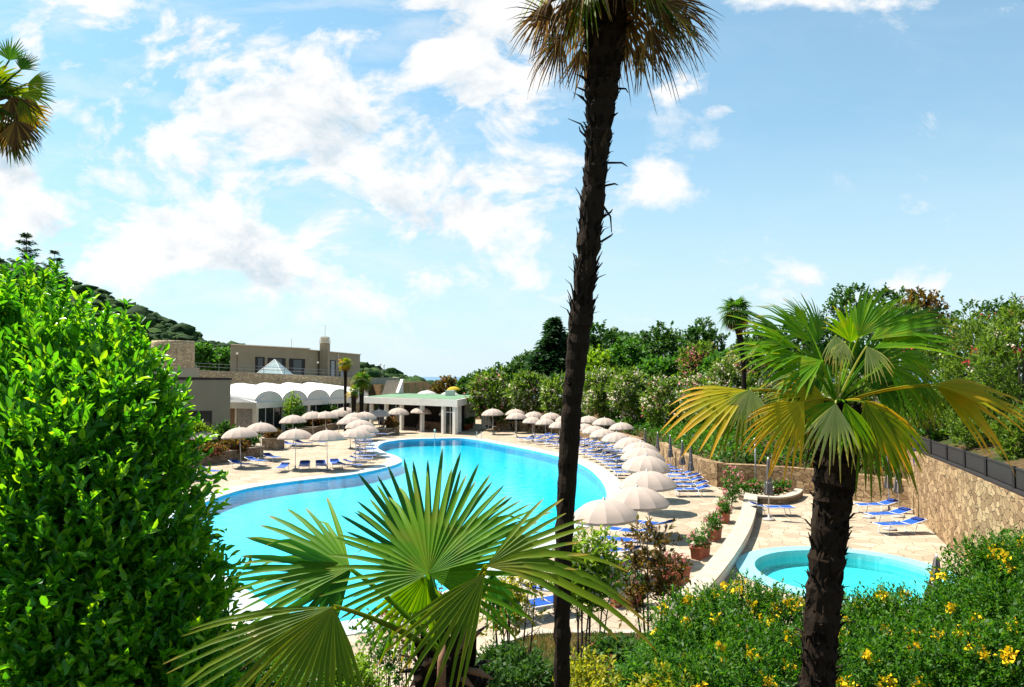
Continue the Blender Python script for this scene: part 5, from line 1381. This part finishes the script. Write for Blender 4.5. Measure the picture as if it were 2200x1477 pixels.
for a in [  # hub x,y  tip x,y  R(px) span mat  depth
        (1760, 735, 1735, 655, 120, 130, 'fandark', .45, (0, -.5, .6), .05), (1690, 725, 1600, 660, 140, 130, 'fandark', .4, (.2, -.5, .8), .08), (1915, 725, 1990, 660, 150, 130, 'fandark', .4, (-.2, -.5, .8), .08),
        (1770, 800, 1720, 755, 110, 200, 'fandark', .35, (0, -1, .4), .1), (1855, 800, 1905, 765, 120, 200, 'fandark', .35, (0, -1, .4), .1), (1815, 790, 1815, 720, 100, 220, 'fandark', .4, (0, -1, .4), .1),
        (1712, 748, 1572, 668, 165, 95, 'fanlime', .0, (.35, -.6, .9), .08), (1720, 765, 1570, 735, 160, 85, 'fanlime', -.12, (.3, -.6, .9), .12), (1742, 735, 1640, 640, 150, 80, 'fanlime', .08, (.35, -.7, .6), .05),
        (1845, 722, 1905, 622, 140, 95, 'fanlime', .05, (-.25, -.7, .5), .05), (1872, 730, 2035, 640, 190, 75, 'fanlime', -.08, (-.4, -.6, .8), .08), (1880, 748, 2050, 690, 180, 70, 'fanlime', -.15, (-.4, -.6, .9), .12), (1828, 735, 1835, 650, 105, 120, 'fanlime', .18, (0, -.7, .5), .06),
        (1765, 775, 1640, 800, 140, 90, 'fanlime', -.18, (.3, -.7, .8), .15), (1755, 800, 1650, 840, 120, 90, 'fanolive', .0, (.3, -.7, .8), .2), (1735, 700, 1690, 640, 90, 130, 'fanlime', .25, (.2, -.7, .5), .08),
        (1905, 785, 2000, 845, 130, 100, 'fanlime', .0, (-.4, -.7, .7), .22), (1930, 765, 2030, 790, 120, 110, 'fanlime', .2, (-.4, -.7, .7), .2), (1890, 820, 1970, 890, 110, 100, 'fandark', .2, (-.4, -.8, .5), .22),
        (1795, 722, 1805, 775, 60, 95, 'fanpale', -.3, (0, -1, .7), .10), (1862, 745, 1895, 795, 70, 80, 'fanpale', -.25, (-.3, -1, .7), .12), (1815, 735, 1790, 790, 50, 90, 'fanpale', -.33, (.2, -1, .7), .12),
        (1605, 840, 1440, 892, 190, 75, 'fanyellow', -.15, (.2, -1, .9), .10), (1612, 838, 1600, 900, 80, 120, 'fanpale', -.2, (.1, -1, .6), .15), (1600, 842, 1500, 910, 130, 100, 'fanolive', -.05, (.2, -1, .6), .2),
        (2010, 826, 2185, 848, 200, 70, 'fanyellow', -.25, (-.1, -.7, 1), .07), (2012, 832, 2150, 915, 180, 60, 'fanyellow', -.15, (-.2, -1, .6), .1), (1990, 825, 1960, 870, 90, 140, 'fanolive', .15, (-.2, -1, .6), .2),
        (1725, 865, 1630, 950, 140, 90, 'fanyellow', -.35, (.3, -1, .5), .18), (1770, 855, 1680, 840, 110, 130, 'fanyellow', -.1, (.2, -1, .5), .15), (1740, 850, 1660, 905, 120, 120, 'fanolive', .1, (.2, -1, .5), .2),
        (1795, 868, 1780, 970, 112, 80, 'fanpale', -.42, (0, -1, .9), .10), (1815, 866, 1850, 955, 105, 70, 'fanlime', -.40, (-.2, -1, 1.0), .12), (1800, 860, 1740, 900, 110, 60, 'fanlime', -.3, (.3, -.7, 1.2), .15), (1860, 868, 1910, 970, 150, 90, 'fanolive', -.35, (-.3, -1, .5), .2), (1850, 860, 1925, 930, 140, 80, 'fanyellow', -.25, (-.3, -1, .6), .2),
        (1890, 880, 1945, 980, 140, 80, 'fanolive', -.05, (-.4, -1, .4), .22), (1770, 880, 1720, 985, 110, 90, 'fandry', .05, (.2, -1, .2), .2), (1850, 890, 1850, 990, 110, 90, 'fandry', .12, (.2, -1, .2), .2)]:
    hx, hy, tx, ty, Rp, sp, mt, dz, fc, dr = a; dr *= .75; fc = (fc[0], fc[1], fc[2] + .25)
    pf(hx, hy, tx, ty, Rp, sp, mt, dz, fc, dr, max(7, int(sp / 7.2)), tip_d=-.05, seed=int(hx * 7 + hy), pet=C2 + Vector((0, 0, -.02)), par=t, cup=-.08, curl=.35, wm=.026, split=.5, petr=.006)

# ================================================================== FOREGROUND PALM
D3 = 3.5
gx3 = Y(958, 1450, D3)
t = thing('fan_palm', 'young fan palm in the foreground with large bright green fronds over the pool', 'palm tree', (gx3.x, D3, hz(gx3.x, D3)))
C3 = Y(958, 1415, D3)
palm_trunk([Vector((gx3.x, D3, hz(gx3.x, D3) - .6)), Y(962, 1560, D3), Y(962, 1470, D3), Y(958, 1400, D3)], [.15, .15, .14, .07], t, 90, .13, 16, 6, .2, 17, hook=.8)
for (hx, hy, tx, ty, Rp, sp, mt, dz, fc, dr, ns, td) in [
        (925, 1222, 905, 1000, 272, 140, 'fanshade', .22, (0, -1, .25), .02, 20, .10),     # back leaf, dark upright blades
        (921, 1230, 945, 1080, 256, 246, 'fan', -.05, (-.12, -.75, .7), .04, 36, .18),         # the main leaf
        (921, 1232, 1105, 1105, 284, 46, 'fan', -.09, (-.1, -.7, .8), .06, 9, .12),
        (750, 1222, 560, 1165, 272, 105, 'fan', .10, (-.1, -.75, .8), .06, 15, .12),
        (752, 1226, 560, 1290, 262, 105, 'fanshade', .13, (.25, -1, -.1), .05, 12, .08),  # lower half of the left leaf, its shading painted by the darker material
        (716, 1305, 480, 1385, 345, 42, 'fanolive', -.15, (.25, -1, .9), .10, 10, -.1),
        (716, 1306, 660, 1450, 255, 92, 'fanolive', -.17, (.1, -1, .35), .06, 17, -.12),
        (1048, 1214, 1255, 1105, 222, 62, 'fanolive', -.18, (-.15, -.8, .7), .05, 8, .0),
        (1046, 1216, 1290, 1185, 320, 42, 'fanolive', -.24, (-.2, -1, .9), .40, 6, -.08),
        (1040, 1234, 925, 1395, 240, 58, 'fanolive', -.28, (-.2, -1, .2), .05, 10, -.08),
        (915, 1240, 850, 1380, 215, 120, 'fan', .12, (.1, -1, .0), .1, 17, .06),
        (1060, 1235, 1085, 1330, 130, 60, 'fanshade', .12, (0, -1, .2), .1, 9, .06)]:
    hub = Y(hx, hy, D3 + dz); tip = Y(tx, ty, D3 + dz + td)
    frond(t, M[mt], hub, tip - hub, Vector(fc), Rp * D3 / F, sp, ns, droop=dr, pet=C3, petr=.011, seed=int(hx + ty), curl=.06, split=.43, wmax=.026, jag=.10, cup=-.03, tipw=.5)
for px, py, qx, qy, r in [(1000, 1380, 1034, 1358, .02), (985, 1400, 1020, 1375, .016), (930, 1420, 900, 1440, .014), (1000, 1440, 1060, 1460, .016), (975, 1450, 1020, 1480, .018), (910, 1450, 880, 1478, .016)]:
    a, b = Y(px, py, D3 - .1), Y(qx, qy, D3 - .16); m = MB(); m.tube([a, a.lerp(b, .5) + Vector((0, 0, .01)), b], [r * .8, r, r * .15], 6); m.build('husk', M['husk'], t)
MB().tube([Y(948, 1500, D3 - .17), Y(949, 1420, D3 - .19), Y(953, 1385, D3 - .16)], [.022, .018, .008], 8).build('flower_stalk', M['husk'], t, True)

# ================================================================== LAUREL BUSH
def pl(px, py, yy, r, sy=1.0): p = Y(px, py, yy); k = r * yy / F; return (p.x, p.y, p.z, k, k * .9, k * sy)
lum = [pl(10, 745, 5.3, 115, 1.1), pl(115, 775, 5.2, 95, 1.1), pl(190, 840, 5.0, 95, 1.1), pl(90, 880, 4.9, 150), pl(262, 885, 4.9, 85, 1.45), pl(180, 980, 4.7, 180), pl(300, 1010, 4.8, 110, 1.1),
       pl(60, 1050, 4.6, 190), pl(300, 1130, 4.7, 120), pl(170, 1180, 4.5, 190), pl(345, 1260, 4.6, 118), pl(50, 1270, 4.4, 200), pl(230, 1340, 4.4, 180), pl(385, 1365, 4.5, 95), pl(100, 1450, 4.2, 200), pl(300, 1470, 4.3, 160),
       pl(410, 1470, 4.5, 80), pl(-120, 850, 5, 200), pl(-120, 1100, 4.7, 220), pl(-120, 1350, 4.5, 240), pl(150, 1600, 4.3, 260), pl(350, 1600, 4.4, 150)]
base = Y(150, 1500, 4.9)
gzL = hz(base.x, base.y)
t = thing('laurel_bush', 'huge glossy green laurel bush filling the left side of the picture', 'shrub', (base.x, base.y, gzL))
m = MB()
for q in lum: m.tube([(base.x, base.y, min(gzL, q[2]) - .2), ((base.x + q[0]) / 2, (base.y + q[1]) / 2 + .1, (gzL + q[2]) / 2), q[:3]], [.05, .035, .012], 6)
m.build('stems', M['stem'], t)
twigs('foliage', lum, 8600, 8, .19, .066, .029, M['laurel'], t, upb=.75, rmin=.62, rmax=1.08, spread=.62)
twigs('inner_foliage', lum, 2600, 8, .2, .085, .04, M['laurel'], t, upb=.5, rmin=.35, rmax=.62, spread=.8, cull=False)
# upright shoots on the outline
SH = []
for px, py, ex, ey in [(60, 640, 62, 560), (20, 650, 10, 575), (110, 650, 122, 570), (125, 690, 150, 610), (215, 720, 232, 660), (262, 760, 272, 650), (290, 780, 300, 690), (240, 760, 255, 700), (170, 700, 178, 640), (330, 850, 360, 800), (320, 900, 400, 860),
                       (345, 960, 405, 925), (350, 1000, 415, 985), (370, 1090, 420, 1060), (380, 1150, 440, 1130), (400, 1230, 470, 1215), (420, 1290, 485, 1290), (440, 1380, 500, 1370), (85, 640, 95, 590), (310, 830, 335, 760), (355, 930, 385, 890), (60, 760, 75, 690)]:
    a, b = Y(px, py, 4.9), Y(ex, ey, 4.85)
    for k in range(16):
        u = (k + .5) / 16; SH.append((a.lerp(b, u), (b - a).normalized()))
C = np.array([s[0][:] for s in SH]); D = np.array([s[1][:] for s in SH]); C = np.repeat(C, 2, 0); D = np.repeat(D, 2, 0)
rr_ = unit(rng.normal(size=D.shape)); D2_ = unit(D * .75 + rr_ * .7)
leaves('foliage', C, D2_, .075 * rng.uniform(.6, 1.2, len(C)), .030 * rng.uniform(.7, 1.2, len(C)), M['laurel'], t, D + rr_ * .3)
conifer(57, 503, 30, 62, 'spruce top rising behind the laurel bush', 640, tiers=9, dense=7, seed=2, droop=-.25, leaf=.2, base=hz(Y(57, 503, 30).x, 30))
conifer(118, 540, 33, 40, 'smaller spruce top just right of the first behind the laurel', 640, tiers=7, dense=7, seed=6, droop=-.2, leaf=.2, base=hz(Y(118, 540, 33).x, 33))

# ================================================================== SHRUBS OF THE SLOPE
def mound(name, label, spec, ntw, lf, L, Wd, fl, group=None, base=None, six=False, per=8, tl=.16, fr=.032, fsz=.055, nf=40, upf=-.1):
    lum = [pl(*s) for s in spec]; c = base or lum[0]
    z = hz(c[0], c[1]); t = thing(name, label, 'shrub', (c[0], c[1], z), group)
    m = MB()
    for q in lum: m.tube([(c[0] * .5 + q[0] * .5, c[1] * .5 + q[1] * .5, z - .15), (q[0], q[1], (z + q[2]) / 2), q[:3]], [.02, .016, .006], 5)
    m.build('stems', M['stem'], t)
    twigs('foliage', lum, ntw, per, tl, L, Wd, M[lf], t, upb=.6, six=six, rmin=.45, rmax=1.12, spread=.85, cull=False)
    for f, k in fl:
        if f == 'yellowfl': flowers('flower_cluster', lum, int(nf * k), 24, fr * .95, fsz * .95, M[f], t, upf, None, True)
        else: flowers('blossom', lum, int(nf * k), 12, fr, fsz, M[f], t, upf)
    return t
G_L = 'yellow flowering shrubs at lower right'
mound('flowering_shrub', 'green shrub with yellow flowers left of the right palm trunk', [(1500, 1370, 8.6, 95, .8), (1600, 1345, 8.8, 95, .8), (1690, 1360, 8.6, 85, .8), (1560, 1440, 8.0, 110, .8), (1470, 1430, 8.2, 70), (1660, 1450, 7.8, 110, .8), (1600, 1540, 7.2, 130), (1480, 1510, 7.4, 80)],
      8200, 'lantana', .050, .020, [('yellowfl', 1)], G_L, nf=42)
mound('flowering_shrub', 'green shrub with yellow flowers right of the right palm trunk', [(1850, 1370, 8.8, 85, .8), (1930, 1355, 8.8, 85, .8), (1880, 1450, 8.0, 110, .8), (1780, 1430, 8.2, 80), (1960, 1460, 8.0, 100), (1860, 1540, 7.4, 130)],
      7400, 'lantana', .050, .020, [('yellowfl', 1)], G_L, nf=44)
mound('flowering_shrub', 'taller green shrub with yellow flowers at the right picture edge', [(2062, 1350, 8.6, 70), (2120, 1275, 8.6, 90), (2200, 1260, 8.4, 90), (2090, 1400, 8.0, 110), (2190, 1380, 7.8, 120), (2060, 1490, 7.4, 120), (2180, 1510, 7.2, 140)],
      8800, 'lantana', .051, .021, [('yellowfl', 1)], G_L, nf=36)
mound('shrub', 'brownish twiggy shrub against the base of the right stone wall', [(2185, 1225, 11.5, 60), (2240, 1300, 11, 80), (2150, 1215, 12, 35)], 900, 'mid', .07, .03, [('orangefl', .2)])
def sapling(px, by, yy, spec, label, lf, fl=(), ns=5, n=420, L=.10, Wd=.045, spread=.14, rad=.022):
    p = Y(px, by, yy); z = hz(p.x, p.y); p.z = z
    lum = [pl(*s) for s in spec]
    t = thing('shrub', label, 'shrub', tuple(p), 'multi stemmed shrubs on the slope'); m = MB()
    for k in range(ns):
        q = lum[k % len(lum)]; o = Vector((random.uniform(-1, 1), random.uniform(-.6, .6), 0)) * spread
        e = Vector(q[:3]) + o; md = p.lerp(e, .5) + o * .6
        m.tube([p + o * .4 - Vector((0, 0, .1)), md, e], [rad, rad * .75, rad * .3], 6)
        for b_ in range(3):
            s = md.lerp(e, random.uniform(0, .9)); m.tube([s, s + Vector((random.uniform(-.25, .25), random.uniform(-.2, .2), random.uniform(.1, .35)))], [rad * .4, rad * .12], 4)
    m.build('stems', M['stem'], t)
    twigs('foliage', lum, n, 7, .2, L, Wd, M[lf], t, upb=.5, six=False, rmin=.2, rmax=1.15, spread=.9, cull=False)
    for f, k in fl: flowers('blossom', lum, int(30 * k), 8, .05, .06, M[f], t, -.6)
    return t
sapling(1397, 1372, 14.5, [(1395, 1165, 14.5, 38), (1385, 1215, 14.5, 45), (1425, 1225, 14.4, 36), (1360, 1235, 14.5, 34), (1395, 1270, 14.4, 42), (1360, 1290, 14.4, 28), (1430, 1275, 14.5, 28)], 'bronze leaved sapling with a slim dark trunk on the slope', 'redshrub', [('orangefl', .4)], 4, 230, .12, .05, .06, .026)
sapling(1250, 1385, 13.5, [(1262, 1190, 13.6, 40), (1240, 1215, 13.5, 36), (1285, 1205, 13.6, 36), (1262, 1245, 13.4, 44), (1300, 1245, 13.5, 32), (1228, 1255, 13.4, 34), (1265, 1285, 13.4, 42)], 'shrub with cream flowers and many thin stems right of the tall palm trunk', 'lime', [('whitefl', 1.5)], 10, 480, .12, .05, .14)
sapling(1098, 1390, 12.5, [(1075, 1300, 12.5, 34), (1110, 1270, 12.5, 34), (1135, 1240, 12.5, 26), (1060, 1270, 12.5, 26), (1120, 1310, 12.4, 30), (1085, 1325, 12.4, 30)], 'thin open shrub with white and yellow blossom left of the tall palm trunk', 'yellowgreen', [('whitefl', 1.3)], 10, 210, .10, .045, .14)
sapling(905, 1470, 9.5, [(880, 1330, 9.5, 50), (920, 1310, 9.5, 50), (860, 1360, 9.4, 40), (930, 1360, 9.4, 40), (890, 1290, 9.6, 36)], 'rust flowered thin shrub behind the foreground palm', 'redshrub', [('orangefl', 1)], 9, 170, .075, .032, .12, .014)
sapling(845, 1490, 8.6, [(830, 1400, 8.6, 36), (862, 1385, 8.6, 36), (815, 1370, 8.6, 30), (850, 1440, 8.5, 30)], 'bare stemmed little shrub left of the foreground palm trunk', 'mid', [('whitefl', .6)], 9, 120, .06, .03, .12, .012)
G_Y = 'yellow green shrubs at the bottom'
mound('shrub', 'yellow green shrub at the foot of the tall palm, bottom edge', [(1258, 1455, 8.2, 30), (1290, 1485, 8.0, 32), (1238, 1490, 7.9, 30), (1275, 1540, 7.6, 45)], 330, 'yellowgreen', .06, .032, [], G_Y)
mound('shrub', 'bright yellow shrub at the bottom edge left of the flowering mound', [(1430, 1515, 7.4, 40), (1395, 1530, 7.4, 38), (1465, 1530, 7.2, 38)], 360, 'yellowgreen', .06, .032, [('yellowfl', .3)], G_Y)
mound('shrub', 'pale flowering low plant beside the laurel bush, bottom edge', [(520, 1440, 7.6, 50, .7), (580, 1470, 7.4, 55, .7), (470, 1475, 7.2, 55, .8), (640, 1490, 7.2, 50, .7)], 900, 'mid', .055, .025, [('whitefl', 1.2)], G_Y, fsz=.025)
mound('shrub', 'green low plant under the left frond, bottom edge', [(700, 1470, 7.6, 55, .7), (760, 1480, 7.6, 50, .7), (640, 1440, 8.2, 40, .6)], 700, 'lime', .055, .025, [('orangefl', .3)], G_Y)
G_D = 'dark low shrubs on the slope'
mound('shrub', 'dark low shrub at the foot of the thin blossom shrub', [(1075, 1430, 10.5, 38, .7), (1120, 1440, 10.2, 40, .7), (1150, 1470, 9.6, 40, .7), (1060, 1475, 9.4, 40, .7)], 700, 'broad', .07, .032, [], G_D)
mound('shrub', 'dark low plant between the tall trunk and the bronze sapling', [(1330, 1410, 11.5, 36, .6), (1370, 1420, 11.2, 34, .6), (1300, 1400, 12, 26, .6)], 520, 'broad', .075, .034, [('orangefl', .2)], G_D)
mound('shrub', 'dark green plant in front of the bronze sapling beside the flowering mound', [(1400, 1440, 10, 40, .7), (1440, 1400, 10.5, 34, .7), (1360, 1470, 9.5, 36, .7)], 620, 'mid', .06, .028, [], G_D)
pp = [Y(505, 1405, 8.6), Y(552, 1425, 8.4)]
m = MB(); m.tube([pp[0], pp[0].lerp(pp[1], .5), pp[1]], .03, 10); o = m.build('pipe', M['pipe'], None, True, label='short pale pipe lying among the low plants beside the laurel', cat='pipe')
# grass of the slope
n = 60000; gx = rp.uniform(-4, 9, n); gy = rp.uniform(8.5, 21.7, n); dd = sdf(gx, gy); ok = dd > .12; gx, gy = gx[ok], gy[ok]
cl = np.sin(gx * 2.1 + np.sin(gy * 1.7) * 2) * np.sin(gy * 1.9 + gx) + rp.normal(size=len(gx)) * .6; ok = cl > -.5; gx, gy = gx[ok], gy[ok]
C = np.stack([gx, gy, hgt(gx, gy) - .02], 1); n = len(C)
leaves('grass', C, rp.normal(size=(n, 3)) * .45 + [0, 0, 1], rp.uniform(.08, .30, n), rp.uniform(.012, .03, n), M['grass'], None, rp.normal(size=(n, 3)), False)
props(bpy.data.objects['grass'], 'dry tufty grass on the slope in the foreground', 'grass', None, 'stuff')

# ================================================================== LIGHT AND SKY
EL, AZ = R(58), R(-62)
S = Vector((math.sin(AZ) * math.cos(EL), math.cos(AZ) * math.cos(EL), math.sin(EL)))
ld = bpy.data.lights.new('sun', 'SUN'); ld.energy = 5.0; ld.angle = R(.53); ld.color = (1, .945, .86)
lo = bpy.data.objects.new('sun', ld); col.objects.link(lo); lo.rotation_euler = S.to_track_quat('Z', 'Y').to_euler(); lo.location = S * 50
w = bpy.data.worlds.new('World'); scene.world = w; w.use_nodes = True
T = NT.__new__(NT); T.t = w.node_tree; T.t.nodes.clear(); T.out = T.n('ShaderNodeOutputWorld')
sky = T.n('ShaderNodeTexSky', sky_type='NISHITA', sun_disc=False, sun_elevation=EL, sun_rotation=AZ % (2 * math.pi), altitude=100, air_density=1.0, dust_density=1.2, ozone_density=1.0)
gen = T.n('ShaderNodeTexCoord').outputs['Generated']
sp = T.n('ShaderNodeSeparateXYZ'); T.l(gen, sp.inputs[0])
yy = T.math('MAXIMUM', sp.outputs[1], .08)
u = T.math('DIVIDE', sp.outputs[0], yy); v = T.math('DIVIDE', sp.outputs[2], yy)
cmb = T.n('ShaderNodeCombineXYZ'); T.l(u, cmb.inputs[0]); T.l(T.math('MULTIPLY', v, 1.5), cmb.inputs[1])
nz1 = T.n('ShaderNodeTexNoise', i_Scale=6.5, i_Detail=12, i_Roughness=.62, i_Distortion=.3); T.l(cmb.outputs[0], nz1.inputs['Vector'])
nz2 = T.n('ShaderNodeTexNoise', i_Scale=2.0, i_Detail=5, i_Roughness=.6); T.l(cmb.outputs[0], nz2.inputs['Vector'])
cov = None
for px, py, rx, ry, wt in [(560, 270, 300, 150, 1.0), (420, 90, 130, 75, .8), (200, 20, 120, 60, .8), (730, 130, 110, 90, .8), (1050, 100, 170, 150, 1.0), (1120, 210, 110, 70, .7), (1010, 440, 260, 110, .9), (1390, 390, 85, 48, .68), (250, 330, 120, 80, .6),
                       (420, 520, 480, 110, .75), (120, 480, 200, 90, .6), (800, 590, 500, 70, .55), (1440, 185, 60, 32, .5), (1560, 240, 36, 15, .5), (2115, 185, 34, 20, .52), (1320, 515, 40, 30, .7), (40, 360, 90, 70, .7), (1000, 10, 160, 30, .8), (1720, 0, 320, 18, .45), (1740, 620, 330, 40, .5), (2140, 20, 60, 20, .5), (60, 100, 70, 60, .6), (160, 130, 80, 25, .6)]:
    d_ = ray(px, py); u0, v0 = d_.x / d_.y, d_.z / d_.y
    a = T.math('MULTIPLY', T.math('SUBTRACT', u, u0), F / rx); b = T.math('MULTIPLY', T.math('SUBTRACT', v, v0), F / ry)
    e = T.math('MULTIPLY', T.math('EXPONENT', T.math('MULTIPLY', T.math('ADD', T.math('MULTIPLY', a, a), T.math('MULTIPLY', b, b)), -.8)), wt)
    cov = e if cov is None else T.math('MAXIMUM', cov, e)
dens = T.math('ADD', T.math('MULTIPLY', cov, .54), T.math('MULTIPLY', T.math('MULTIPLY', T.math('SUBTRACT', nz1.outputs['Fac'], .5), 3.0), T.math('ADD', .45, T.math('MINIMUM', .55, cov))))
dens = T.math('ADD', dens, T.math('MULTIPLY', T.math('SUBTRACT', nz2.outputs['Fac'], .5), .35))
mask = T.ramp([(.13, (0, 0, 0)), (.25, (.45, .45, .45)), (.37, (.9, .9, .9)), (.5, (1, 1, 1))], dens)
mp2 = T.n('ShaderNodeMapping'); mp2.inputs['Scale'].default_value = (2.6, 5.5, 1); mp2.inputs['Rotation'].default_value = (0, 0, .12); T.l(cmb.outputs[0], mp2.inputs[0])
nz4 = T.n('ShaderNodeTexNoise', i_Scale=2.2, i_Detail=8, i_Roughness=.62, i_Distortion=.4); T.l(mp2.outputs[0], nz4.inputs['Vector'])
lf_ = T.ramp([(0, (1, 1, 1)), (.62, (.8, .8, .8)), (.95, (.12, .12, .12))], T.math('ADD', u, .7))
mask = T.math('MAXIMUM', mask, T.math('MULTIPLY', T.math('MULTIPLY', T.ramp([(.46, (0, 0, 0)), (.74, (.55, .55, .55))], nz4.outputs['Fac']), lf_), 1.0))
mask = T.math('MULTIPLY', mask, T.ramp([(.0, (0, 0, 0)), (.03, (1, 1, 1))], sp.outputs[2]))
# thick parts of the clouds are a little bluer
sh = T.n('ShaderNodeVectorMath', operation='ADD'); T.l(cmb.outputs[0], sh.inputs[0]); sh.inputs[1].default_value = (-.035, .06, 0)
nz3 = T.n('ShaderNodeTexNoise', i_Scale=6.5, i_Detail=12, i_Roughness=.62, i_Distortion=.3); T.l(sh.outputs[0], nz3.inputs['Vector'])
rel = T.math('ADD', T.math('MULTIPLY', T.math('SUBTRACT', nz3.outputs['Fac'], nz1.outputs['Fac']), 1.3), T.math('MULTIPLY', T.math('SUBTRACT', dens, .40), .42))
ccol = T.mix(T.ramp([(.0, (0, 0, 0)), (.24, (1, 1, 1))], rel), (7.5, 7.5, 7.5), (4.0, 5.1, 5.9))
# haze whitening towards the horizon and the sun side
hzf = T.ramp([(0, (.92, .92, .92)), (.1, (.70, .70, .70)), (.3, (.28, .28, .28)), (.8, (.10, .10, .10))], sp.outputs[2])
base_ = T.mix(1.0, sky.outputs[0], (.66, 1.26, 1.32), 'MULTIPLY')
base_ = T.mix(hzf, base_, (5.9, 7.0, 7.6))
fin = T.mix(mask, base_, ccol)
bg = T.n('ShaderNodeBackground', i_Strength=.06); T.l(fin, bg.inputs[0]); T.l(bg.outputs[0], T.out.inputs[0])
vs = scene.view_settings; vs.view_transform = 'Standard'; vs.look = 'None'; vs.exposure = 1.2; vs.gamma = 1; vs.use_curve_mapping = False
scene.cycles.max_bounces = 8; scene.cycles.transparent_max_bounces = 12
